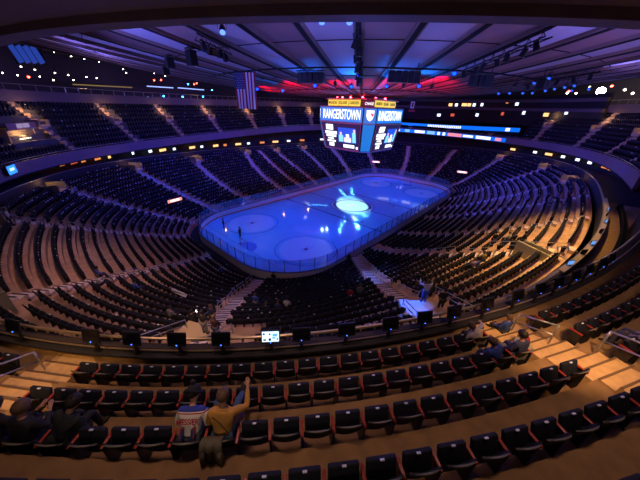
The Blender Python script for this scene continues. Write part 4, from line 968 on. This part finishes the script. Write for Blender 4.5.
    # clothes
    def sub(nm_, ns, es, grow, m_):
        ii = {n: i for i, n in enumerate(ns)}; rr = []
        for n in ns:
            r = rad[n]; r = r if isinstance(r, tuple) else (r, r); k = grow.get(n, .018); rr.append((r[0]+k, r[1]+k))
        return skin_obj(nm_, [tuple(J[n]) for n in ns], [(ii[a], ii[b]) for a, b in es], rr, m_, g, 2 if fine else 1)
    aj = ['sh', 'el'] if short else ['sh', 'el', 'wr']
    ns = ['pel', 'wai', 'che', 'ncb', 'col']+[a+n for n in 'lr' for a in aj]; es = [('pel', 'wai'), ('wai', 'che'), ('che', 'ncb'), ('ncb', 'col')]+[('che', 'sh'+n) for n in 'lr']+[('sh'+n, 'el'+n) for n in 'lr']+([] if short else [('el'+n, 'wr'+n) for n in 'lr'])
    shirt = sub('shirt', ns, es, {'ncb': .032, 'wrl': .014, 'wrr': .014, 'pel': .03, 'che': .036, 'wai': .034, 'shl': .026, 'shr': .026, 'ell': .022, 'elr': .022}, top if not isinstance(top, tuple) else cloth(top))
    ns = ['pel']+[a+n for n in 'lr' for a in ('hi', 'kn', 'an')]; es = [('pel', 'hi'+n) for n in 'lr']+[('hi'+n, 'kn'+n) for n in 'lr']+[('kn'+n, 'an'+n) for n in 'lr']
    sub('trousers', ns, es, {}, cloth(legs))
    for n in 'lr':
        a, t = J['an'+n], J['to'+n]; d = (t-a); L = d.length; m = MB(); q = d.normalized().to_track_quat('Y', 'Z').to_matrix(); m.ellipsoid((a+t)/2-Vector((0, 0, .0)), (.055, L/2+.07, .05), 10, 6, q); m.build('shoe', cloth((.03, .03, .03)), g, True)
    Mh = Ml @ Matrix.Rotation(head_turn, 3, 'Z'); c = J['hd1']
    m = MB(); m.ellipsoid(c+Mh @ Vector((0, -.022, .012)), (.108, .13, .132), 22, 12, Mh @ Matrix.Rotation(R(24), 3, 'X'), 0, -.32, 1.); m.v = [(v[0]+random.uniform(-.006, .006), v[1]+random.uniform(-.006, .006), v[2]+random.uniform(-.006, .006)) for v in m.v]; m.build('hair', hair, g, True)
    if fine:
        for s in (-1, 1):
            m = MB(); m.ellipsoid(c+Mh @ Vector((s*.033, .098, .0)), (.014, .008, .010), 8, 6); m.build('eye', mat('eye_white', (.6, .6, .58), .3), g, True)
        m = MB(); m.ellipsoid(c+Mh @ Vector((0, .098, -.07)), (.026, .008, .008), 8, 5); m.build('mouth', mat('lip', (.4, .14, .12), .5), g, True)
    if hat:
        m = MB(); m.ellipsoid(c+Mh @ Vector((0, -.02, .03)), (.112, .13, .125), 16, 8, Mh @ Matrix.Rotation(R(15), 3, 'X'), 0, 0., 1.)
        m.tube([c+Mh @ Vector((.112*math.cos(a), -.02+.13*math.sin(a), .03+.05*math.sin(a)*-1)) for a in np.linspace(0, 2*PI, 18, endpoint=False)], .022, 6, 0, True)
        if hat[1]: m.ellipsoid(c+Mh @ Vector((0, -.05, .19)), (.045, .045, .042), 10, 7)
        m.build('hat', cloth(hat[0]), g, True)
    return g, shirt, J
def on_bowl(th, s):
    t = R(th); p = bowl(s, t); i = int(s*NROW); z = bowl(i/NROW, t)[2]
    return (float(p[0]), float(p[1]), float(z)), t+PI/2
# jersey cloth: white body, blue yoke, red/white band, by height in the garment
def jersey_mat(lean):
    m = bpy.data.materials.new('jersey_cloth'); m.use_nodes = True; nt = m.node_tree; b = nt.nodes['Principled BSDF']; b.inputs['Roughness'].default_value = .85
    tc = nt.nodes.new('ShaderNodeTexCoord'); sp = nt.nodes.new('ShaderNodeSeparateXYZ'); rp = nt.nodes.new('ShaderNodeValToRGB'); mp = nt.nodes.new('ShaderNodeMapRange')
    hb = .54*math.cos(lean); mp.inputs['From Min'].default_value = hb-.14; mp.inputs['From Max'].default_value = hb+.56
    vm = nt.nodes.new('ShaderNodeVectorMath'); vm.operation = 'DOT_PRODUCT'; vm.inputs[1].default_value = (0, math.sin(lean), math.cos(lean)); nt.links.new(tc.outputs['Object'], vm.inputs[0]); nt.links.new(vm.outputs['Value'], mp.inputs['Value']); nt.links.new(mp.outputs[0], rp.inputs[0]); nt.links.new(rp.outputs[0], b.inputs['Base Color'])
    e = rp.color_ramp.elements; rp.color_ramp.interpolation = 'CONSTANT'
    wh, bl, rd = (.85, .82, .76, 1), (.03, .05, .36, 1), (.5, .04, .06, 1)
    e[0].position = 0; e[0].color = bl
    for pos, c in ((.07, rd), (.12, wh), (.80, rd), (.83, wh), (.855, bl)):
        q = e.new(pos); q.color = c
    e[-1].color = bl; e[-1].position = .999 if False else e[-1].position
    return m
def seat_at(k, a):
    return min((s for s in deck_seats if s[0] == k), key=lambda s: abs(s[3]-a))
def sit(k, a, *args, dy=.10, dx=0., **kw):
    s = seat_at(k, a); r = s[4]
    for ch in r.children:
        if ch.name.startswith('seat_pad'): ch.rotation_euler = (R(4), 0, 0)
    Mz = Matrix.Rotation(r.rotation_euler.z, 3, 'Z'); p = Vector(r.location)+Mz @ Vector((dx, dy, 0))
    return person(tuple(p), r.rotation_euler.z+kw.pop('turn', 0.), *args, pose='sit', **kw)
jm = jersey_mat(.62)
LJ = .62
PJ = sit(3, -142.2, 'person in white and blue hockey jersey with red lettering and dark bobble hat', top=jm, legs=(.05, .07, .11), hair=hair_d, arms='lap', hat=((.012, .012, .016), True), fine=True, head_turn=-.6, lean=LJ, sc=1.08, dy=.16)
g, shirt, J = PJ
Mr = Matrix(((1, 0, 0), (0, 0, -1), (0, 1, 0)))
rot = Matrix.Rotation(-LJ, 3, 'X') @ Matrix(((1, 0, 0), (0, 0, -1), (0, 1, 0)))
jr = mat('jersey_red', (.42, .03, .05), .8)
jn = mat('jersey_navy', (.02, .03, .20), .8)
for body_, size, z, w, out, mm_ in (('MESSIER', .13, .325, .37, .183, jr), ('11', .28, .13, .24, .178, jr), ('11', .235, .13, .205, .186, jn)):
    c = J['pel']+Matrix.Rotation(-LJ, 3, 'X') @ Vector((0, -out, z)); text_mesh('jersey_lettering', body_, size, mm_, g, c, rot, w, .006)
PY = sit(3, -141.4, 'person in mustard yellow shirt raising right hand beside the jersey wearer', top=(.55, .27, .06), legs=(.05, .10, .20), hair=hair_m, arms='lap', arms2='raise', fine=True, lean=.42, legpose='up', head_turn=.1, sc=1.08, dy=.16, short=False)
g = PY[0]; J = PY[2]
m = MB(); m.tube([J['shl']+Vector((.06, -.12, .05)), J['che']+Vector((0, -.14, 0)), J['wai']+Vector((.12, -.12, -.02))], .008, 6); m.build('strap', cloth((.05, .04, .03)), g)
# purple bundle on the lap and the grey jacket over the seat back
s = seat_at(3, -141.4)[4]; Mz = Matrix.Rotation(s.rotation_euler.z, 3, 'Z')
b = empty('bundled_hoodie', tuple(Vector(s.location)+Mz @ Vector((.16, .42, .66))), s.rotation_euler.z, 'purple bundled hoodie on the lap of the person in yellow', 'hoodie')
m = MB(); m.ellipsoid((0, 0, .08), (.17, .15, .14), 14, 9); m.ellipsoid((.10, .03, .04), (.10, .12, .09), 12, 8); m.ellipsoid((-.1, -.02, .03), (.11, .1, .08), 12, 8); m.build('hoodie_cloth', cloth((.13, .06, .16)), b, True)
b = empty('draped_jacket', tuple(Vector(s.location)+Mz @ Vector((-.10, -.10, .42))), s.rotation_euler.z, 'grey brown jacket draped over the seat back behind the person in yellow', 'jacket')
m = MB(); P = []
for i in range(13):
    u = i/12; row = []
    for j, (y, z) in enumerate(((.16, .30), (.08, .42), (-.01, .485), (-.055, .43), (-.065, .28), (-.08, .10), (-.09, -.06), (-.08, -.20))):
        x = (u-.5)*(.36+.03*j/7); row.append((x, y-.022*math.sin(u*15+j*.4)*(j > 2), z-.06*(j == 7)*abs(math.sin(u*PI))+.0))
    P.append(row)
P = np.array(P); m.grid(P); m.build('jacket_body', cloth((.12, .10, .075)), b, True)
sol = b.children[0].modifiers.new('thick', 'SOLIDIFY'); sol.thickness = .03
for sg in (-1, 1):
    m = MB(); m.tube([(sg*.15, -.085, .36), (sg*.16, -.12, .15), (sg*.10, -.13, -.08), (sg*.09, -.12, -.22)], [.045, .05, .045, .04], 8); m.build('sleeve', MATS['cloth_%d' % list(CLOTH).index((.12, .10, .075))], b, True)
# left group
sit(3, -146.5, 'brown haired person in dark clothes seated at left, head bowed towards hands', top=(.02, .018, .024), legs=(.02, .022, .03), hair=hair_m, arms='phone', fine=True, lean=.25, sc=1.06)
sit(3, -145.5, 'person in very dark jacket leaning sideways beside the brown haired person', top=(.012, .014, .02), legs=(.012, .016, .024), hair=hair_d, arms='lap', fine=True, lean=.42, side=.25, sc=1.06, dy=.16)
sit(3, -147.3, 'person at the left frame edge with forearm stretched over dark seats', top=(.02, .012, .02), legs=(.02, .02, .03), hair=hair_d, arms='out', fine=True, lean=.3, sc=1.04)
# right group by the steps
sit(2, -131.4, 'child in blue hockey jersey with white sleeve bands leaning left near the right steps', top=(.03, .06, .32), legs=(.08, .10, .13), hair=hair_m, arms='lap', fine=True, lean=.3, side=-.25, sc=.9, dx=-.1, legpose='seat')
sit(2, -130.7, 'person in navy top seated just right of the child in the blue jersey', top=(.025, .03, .10), legs=(.12, .12, .14), hair=hair_d, arms='lap', fine=True, lean=.15, sc=.95)
sit(1, -131.0, 'person in pale grey lilac top stretched along the front row beside the navy top', top=(.36, .32, .38), legs=(.10, .09, .10), hair=hair_m, arms='out', fine=True, lean=.2, side=-.5, sc=.95)
P, N = dpt(R(-128.7), -.45); person((P[0], P[1], floor_z(1, float(P[0]))), math.atan2(N[0], -N[1]), 'small child in blue top sitting low at the head of the right steps', 'squat', (.03, .07, .30), (.04, .05, .1), hair_m, .8, 'lap', fine=True)
P, N = dpt(R(-129.0), .25); b = empty('backpack', (P[0], P[1], floor_z(2, float(P[0]))+.02), .4, 'red bag lying on the right steps beside the child in blue', 'bag')
m = MB(); m.ellipsoid((0, 0, .16), (.2, .16, .17), 14, 9); m.build('bag_body', cloth((.42, .02, .03)), b, True); m = MB(); m.tube([(-.12, .1, .25), (-.1, .14, .36), (.1, .14, .36), (.12, .1, .25)], .015, 6); m.build('strap', cloth((.6, .55, .5)), b)
P, N = dpt(R(-129.5), .5); b = empty('folded_coat', (P[0], P[1], floor_z(2, float(P[0]))+.20), .8, 'pale khaki coat lying on the steps beside the red bag', 'coat')
m = MB(); m.ellipsoid((0, 0, .08), (.30, .22, .12), 14, 8); m.ellipsoid((.15, -.1, .06), (.2, .15, .1), 12, 8); m.build('coat_cloth', cloth((.34, .30, .18)), b, True)
sit(3, -126.6, 'person in lilac top at the right frame edge above the dark seats', top=(.35, .26, .42), legs=(.06, .06, .1), hair=hair_m, arms='lap', fine=True, sc=1., lean=.1)
# people further down, each small in the picture
BLK, NVY, WHT, BLU, GRY, RED, PUR = (.015, .015, .018), (.03, .04, .12), (.6, .6, .64), (.06, .12, .45), (.2, .2, .22), (.45, .04, .04), (.3, .22, .4)
FAR = [(-156.1, .80, 'stand', BLK, GRY, 'lap', 'person in black standing on the tan landing, left of two'), (-155.0, .82, 'stand', (.05, .02, .035), NVY, 'lap', 'person in dark maroon standing on the tan landing, right of two'),
 (-158.1, .74, 'sit', BLK, BLK, 'phone', 'dark clad person with glowing phone seated left of the central stair'), (-157.2, .70, 'stand', NVY, BLK, 'phone', 'person in navy standing at the handrail above the central stair'), (-160.6, .71, 'sit', GRY, BLK, 'lap', 'grey clad person seated left of the person with the glowing phone'),
 (-156.6, .47, 'stand', BLU, GRY, 'down', 'person in blue standing right of the central stair'), (-172.8, .66, 'sit', BLU, NVY, 'lap', 'person in blue seated higher in the left rows'), (-171., .68, 'sit', WHT, NVY, 'phone', 'person in white seated below the one in blue at left'),
 (-168.2, .60, 'sit', BLU, NVY, 'lap', 'person in blue seated at the foot of the left side stair'), (-153.2, .57, 'sit', NVY, BLK, 'lap', 'person in navy seated alone in the middle rows'), (-152.2, .585, 'sit', WHT, BLK, 'lap', 'person in pale top seated right of the navy one in middle rows'), (-154.3, .575, 'sit', BLK, NVY, 'lap', 'person in black seated left of the navy one in middle rows'),
 (-145.5, .615, 'sit', RED, NVY, 'lap', 'person in bright red seated left of the blue lit stair'), (-144.4, .64, 'sit', GRY, NVY, 'lap', 'person in grey seated right of the person in red'), (-137.5, .72, 'stand', BLK, (.25, .2, .15), 'down', 'person in black standing among rows right of the blue lit stair'),
 (-139.0, .85, 'stand', WHT, BLU, 'raise', 'person in white standing on the blue lit landing, arm up'), (-138.0, .90, 'stand', BLK, BLK, 'lap', 'person in black with pale cap standing at the blue lit landing'),
 (-129.8, .78, 'sit', PUR, NVY, 'lap', 'leftmost of three people seated together in right rows'), (-129.2, .785, 'sit', BLU, NVY, 'lap', 'middle of three people seated together in right rows'), (-128.6, .79, 'sit', (.3, .25, .15), NVY, 'lap', 'rightmost of three people seated together in right rows'),
 (-119.3, .71, 'stand', BLK, NVY, 'down', 'dark clad person standing at the long right stair, lower one'), (-120.6, .80, 'stand', (.03, .03, .05), BLK, 'lap', 'dark clad person standing beside the pale vomitory wall'), (-117.2, .82, 'sit', BLK, BLK, 'lap', 'dark clad person seated above the pale vomitory wall'), (-117.6, .76, 'sit', WHT, NVY, 'lap', 'person in pale top seated above the long right stair'),
 (-97., .40, 'sit', WHT, NVY, 'lap', 'person in white seated low in the right side rows'), (-95.4, .55, 'sit', (.3, .5, .7), NVY, 'lap', 'person in bright pale blue seated in the right side rows'), (-88., .84, 'sit', WHT, GRY, 'lap', 'person in white near the top of the far right rows'), (-86., .86, 'sit', PUR, NVY, 'lap', 'person in purple near the top of the far right rows'), (-93., .9, 'stand', BLK, NVY, 'down', 'person in black standing near the top of the right rows'),
 (171.9, .92, 'stand', WHT, NVY, 'down', 'person in white standing at the left frame landing'), (156.6, .84, 'stand', (.4, .4, .6), NVY, 'down', 'person in pale top standing on the far left stair'), (-145.8, .06, 'stand', BLK, BLK, 'down', 'dark figure standing behind the near rink glass'), (-160.2, .04, 'stand', BLK, NVY, 'down', 'dark figure standing behind glass at the near left rink end'), (-170.5, .1, 'sit', BLU, NVY, 'lap', 'person in blue seated behind glass at the left rink end')]
ph = glow('phone_screen', (.8, .9, 1.), 6)
for i, (th, s, ps, tp, lg, ar, lab) in enumerate(FAR):
    p, rz = on_bowl(th, s)
    if 'landing' in lab and th < -130: p = (p[0], p[1], float(bowl(.78 if th < -150 else .84, R(-155.4 if th < -150 else -139.3))[2])+.27)
    g, _, J = person(p, rz, lab, ps, tp, lg, [hair_d, hair_m][i % 2], 1.0, ar, lean=.1 if ps == 'sit' else 0.)
    if 'with glowing phone' in lab:
        c = (J['hnl']+J['hnr'])/2+Vector((0, .03, .03)); ce = empty('phone', tuple(Vector(p)+Matrix.Rotation(rz, 3, 'Z') @ c), rz, 'glowing phone held by dark clad person left of the central stair', 'phone'); m = MB(); m.box((0, 0, 0), (.10, .015, .17)); m.build('case', black_p, ce); m = MB(); m.box((0, -.01, 0), (.095, .006, .16)); m.build('screen', ph, ce)
for (x, y, rz, tp, lab) in ((-25.6, 8.2, 1.0, BLK, 'dark figure standing on the ice near the far left corner'), (-25.6, 3.3, .4, BLK, 'dark figure standing on the ice beside the near goal')):
    person((x, y, .01), rz, lab, 'stand', tp, BLK, hair_d, 1., 'down')
# a white sheet over a few seats in the left rows
p, rz = on_bowl(-165.2, .5); b = empty('white_sheet', (p[0], p[1], p[2]+.72), rz, 'white cloth lying across seats in the left rows', 'cloth'); m = MB()
P = np.array([[(x, .16*math.sin(v*PI)-.1*v, .14*math.cos(v*PI*.8)+.02*math.sin(x*9)) for v in np.linspace(0, 1, 7)] for x in np.linspace(-.9, .9, 16)]); o = m.grid(P) or m.build('sheet_cloth', white_p, b, True); o.modifiers.new('t', 'SOLIDIFY').thickness = .03

# ------------------------------------------------------------------ light
def spot(name, p, tgt, col, e, ang, blend=.5, size=.3):
    l = bpy.data.lights.new(name, 'SPOT'); l.color = col; l.energy = e; l.spot_size = R(ang); l.spot_blend = blend; l.shadow_soft_size = size
    o = bpy.data.objects.new(name, l); COL.objects.link(o); o.location = p; o.rotation_euler = (Vector(tgt)-Vector(p)).to_track_quat('-Z', 'Y').to_euler(); return o
def area(name, p, tgt, col, e, sx, sy):
    l = bpy.data.lights.new(name, 'AREA'); l.shape = 'RECTANGLE'; l.size = sx; l.size_y = sy; l.color = col; l.energy = e
    o = bpy.data.objects.new(name, l); COL.objects.link(o); o.location = p; o.rotation_euler = (Vector(tgt)-Vector(p)).to_track_quat('-Z', 'Y').to_euler(); return o
def point(name, p, col, e, size=.2):
    l = bpy.data.lights.new(name, 'POINT'); l.color = col; l.energy = e; l.shadow_soft_size = size; o = bpy.data.objects.new(name, l); COL.objects.link(o); o.location = p
STREAKS = (((-6.5, -.9), (-10.5, -7.5), 230), ((-4.8, -2.5), (-8, -8.5), 230), ((-2.5, -4.5), (-6.2, -9), 230), ((3.2, -3.8), (7.4, -9.9), 160), ((-6.5, 6.5), (-3.3, 3.4), 50), ((4.2, 4.6), (7.5, 9.5), 150), ((5, 3), (9.6, 7.6), 150))
ICEB = (.0, .08, 1.)
for x, y, tx, ty in ((-22, 14, -20, 2), (-22, -14, -20, -2), (22, 14, 20, 2), (22, -14, 20, -2), (-8, 16, -8, 1), (8, 16, 8, 1), (-8, -16, -8, -1), (8, -16, 8, -1)):
    spot('ice_wash', (x, y, 20.6), (tx, ty, 0), ICEB, 7600, 62, .6, 2.5)
spot('ice_wash_pale', (-24, -2, 20.4), (-27, 2, 0), (.2, .4, 1.), 1500, 50, .8, .4)
for p in ((22.7, 27.7, 22.), (24., 26.4, 22.), (-26, -22, 21.4), (-22, -26, 21.4)): spot('centre_spot', p, (0, 0, 0), (.75, 1., .9), 70000, 9.4, .1, .12)
for (x0, y0), (x1, y1), e in STREAKS:
    cx_, cy_ = (x0+x1)/2, (y0+y1)/2; L = math.hypot(x1-x0, y1-y0); r_ = math.hypot(cx_, cy_); k_ = 1+13/r_
    o = area('streak_light', (cx_*k_, cy_*k_, 20.3), (cx_, cy_, 0), (.35, .7, 1.), e*.42, .35, L*1.05); o.data.spread = R(2.5)
# ceiling uplights
for k in range(14):
    a = -147.4+k*360/14; c, s = math.cos(R(a)), math.sin(R(a))
    spot('ceiling_wash', (42.5*c, 42.5*s, 19.6), (22*c, 22*s, 28.5), (.17, .175, 1.), 4600, 100, .8, .6)
for (x, y, tx, ty) in ((-33, 14, -38, 28), (-20, 26, -22, 40), (-2, 30, -2, 44), (-4, -30, -2, -44), (14, -28, 20, -42), (24, -20, 34, -32)):
    spot('ceiling_rim_wash', (x, y, 20.6), (tx, ty, 25.5), (.28, .22, 1.), 1500, 120, .9, .4)
spot('ceiling_rim_warm', (20, -38, 21.5), (26, -42, 25.5), (1., .5, .3), 500, 100, .9, .4)
for k in range(8):
    a = k*45+11; c, s = math.cos(R(a)), math.sin(R(a)); spot('ceiling_inner_wash', (7*c, 7*s, 19.2), (20*c, 20*s, 22), (.20, .16, 1.), 900, 140, .8, .5)
for (x, y) in ((-17.7, -8.5), (-15.2, -14.8), (-20.0, -2), (-13, -19)):
    spot('ceiling_red', (x, y, 20.2), (x*.45, y*.45, 21.2), (1., .0, .03), 2200, 120, .7, .2)
for (x, y) in ((-18.2, 6.5), (-14, 12)): spot('ceiling_red', (x, y, 20.0), (x*.6, y*.6+2, 21.2), (1., .0, .03), 2200, 120, .7, .2)
for p in BL[:6]: spot('ceiling_blue', (p[0]*1.02, p[1]*1.02, p[2]-.5), (p[0]*1.13, p[1]*1.13, p[2]+1.4), (.0, .14, 1.), 900, 80, .8, .1)
# warm concourse light over the near deck and the first rows below it
WARM = (1., .56, .22)
for a, e in ((-165, 260), (-157, 220), (-149, 260), (-141, 200), (-133, 260), (-125, 230), (-117, 300), (-109, 160)):
    c, s = math.cos(R(a)), math.sin(R(a)); spot('deck_light', (50.5*c, 50.5*s*.97, 20.4), (49.5*c, 48*s, 11.5), (1., .62, .48), e*2.5, 92, .9, .5)
for th, e in ((-134, 1100), (-128, 4200), (-122, 5200), (-115, 5200), (-107, 4200)):
    q = bowl(.84, R(th)); spot('row_light', (q[0], q[1], 20.2), (q[0]*1.02, q[1]*1.02, 7), (1., .58, .17), e, 62, .9, .4)
for th, col, e in ((-161, (1., .62, .75), 1000), (-169, (1., .55, .50), 1550), (-177, (1., .54, .60), 1500), (175, (.85, .6, 1.), 800)):
    q = bowl(.62, R(th)); spot('row_light', (q[0], q[1], 20.2), (q[0]*1.02, q[1]*1.02, 7), col, e, 60, .9, .4)
q = bowl(.5, R(-141.3)); spot('stair_light', (q[0]*.8, q[1]*.8, 20.4), tuple(bowl(.45, R(-141.5))), (.16, .24, 1.), 12000, 20, .7, .3)
q = bowl(.5, R(-159)); spot('stair_light', (q[0]*.8, q[1]*.8, 20.4), tuple(bowl(.5, R(-159))), (.75, .5, 1.), 2600, 24, .7, .3)
spot('step_light', (-39.5, -32.5, 19.), tuple(list(dpt(RIGHT_A, .6)[0])+[12.6]), (1., .55, .2), 2200, 34, .8, .2)
spot('step_light', (-49.5, -25, 18.6), tuple(list(dpt(LEFT_A, .4)[0])+[12.2]), (1., .55, .2), 1500, 32, .8, .2)
spot('jersey_fill', (-49.5, -33.0, 20.4), (-44, -26.5, 13.3), (1., .74, .52), 420, 44, .9, .3)  # unseen fill spot added to brighten the jersey and near seats
spot('deck_blue_fill', (-24, -16, 20.8), (-41, -27, 12.5), (.06, .10, 1.), 2200, 60, .8, .3)  # unseen blue fill added to give the seat tops a blue edge
spot('landing_blue', (-24, -14, 20.4), tuple(bowl(.86, R(-139.9))), (.02, .10, 1.), 95000, 7, .5, .1)
for v in VOMS[:10]:
    p = bowl(v[1], R(v[0])); r = 1+1.6/math.hypot(p[0], p[1]); point('landing_lamp', (p[0]*r, p[1]*r, p[2]+1.5), (1., .5, .15), 30, .1)
p = bowl(.86, R(-155.4)); point('landing_lamp', (p[0], p[1], p[2]+3.2), (1., .55, .25), 170, .2)
# club booth and gallery light, blue bowl fill
point('club_lamp', tuple(c_ for c_ in (Vector(ringpt((53, 40, 2.6), np.array(R(146.8)), 13.7, .2)))), (1., .55, .2), 260, .2)
for th in (135, 118, 100, 82, 64): 
    c_, s_ = math.cos(R(th)), math.sin(R(th)); r = float(sup(*PC, R(th)))+2.5; point('gallery_lamp', (r*c_*1.08, r*s_*1.08, 22.5), (.4, .3, .7), 90, .3)
for th in (142, 128.3, 115, 100.8, 84.3, 69, 55.5, -28, -42, -56):
    q = upper(.62, R(th)); point('tier_lamp', (q[0], q[1], q[2]+1.6), (1., .56, .22), 120, .2)
for x, y in ((-10, 30), (15, 28), (-30, 22), (30, -22), (10, -28), (34, 14)): spot('bowl_fill', (x*.6, y*.6, 20.5), (x*1.2, y*1.2, 3), (.03, .05, 1.), 13000, 105, .9, .5)
w = bpy.data.worlds.new('World'); SC.world = w; w.use_nodes = True; w.node_tree.nodes['Background'].inputs[0].default_value = (.002, .002, .004, 1)

# ------------------------------------------------------------------ camera
yaw, pit, rol = R(40.88), R(-27.0), R(2.25)
Fv = Vector((math.cos(pit)*math.cos(yaw), math.cos(pit)*math.sin(yaw), math.sin(pit))); Rv = Fv.cross(Vector((0, 0, 1))).normalized(); Uv = Rv.cross(Fv)
R2 = Rv*math.cos(rol)+Uv*math.sin(rol); U2 = -Rv*math.sin(rol)+Uv*math.cos(rol)
cd = bpy.data.cameras.new('Camera'); cd.sensor_fit = 'HORIZONTAL'; cd.sensor_width = 36; cd.lens = 258/640*36; cd.clip_start = .05; cd.clip_end = 500
cam = bpy.data.objects.new('Camera', cd); COL.objects.link(cam)
M = Matrix((R2, U2, -Fv)).transposed().to_4x4(); M.translation = Vector(CAMP); cam.matrix_world = M; SC.camera = cam
SC.view_settings.view_transform = 'Standard'; SC.view_settings.look = 'None'; SC.view_settings.exposure = 0.; SC.view_settings.gamma = 1.; SC.view_settings.use_curve_mapping = False
SC.cycles.use_denoising = True
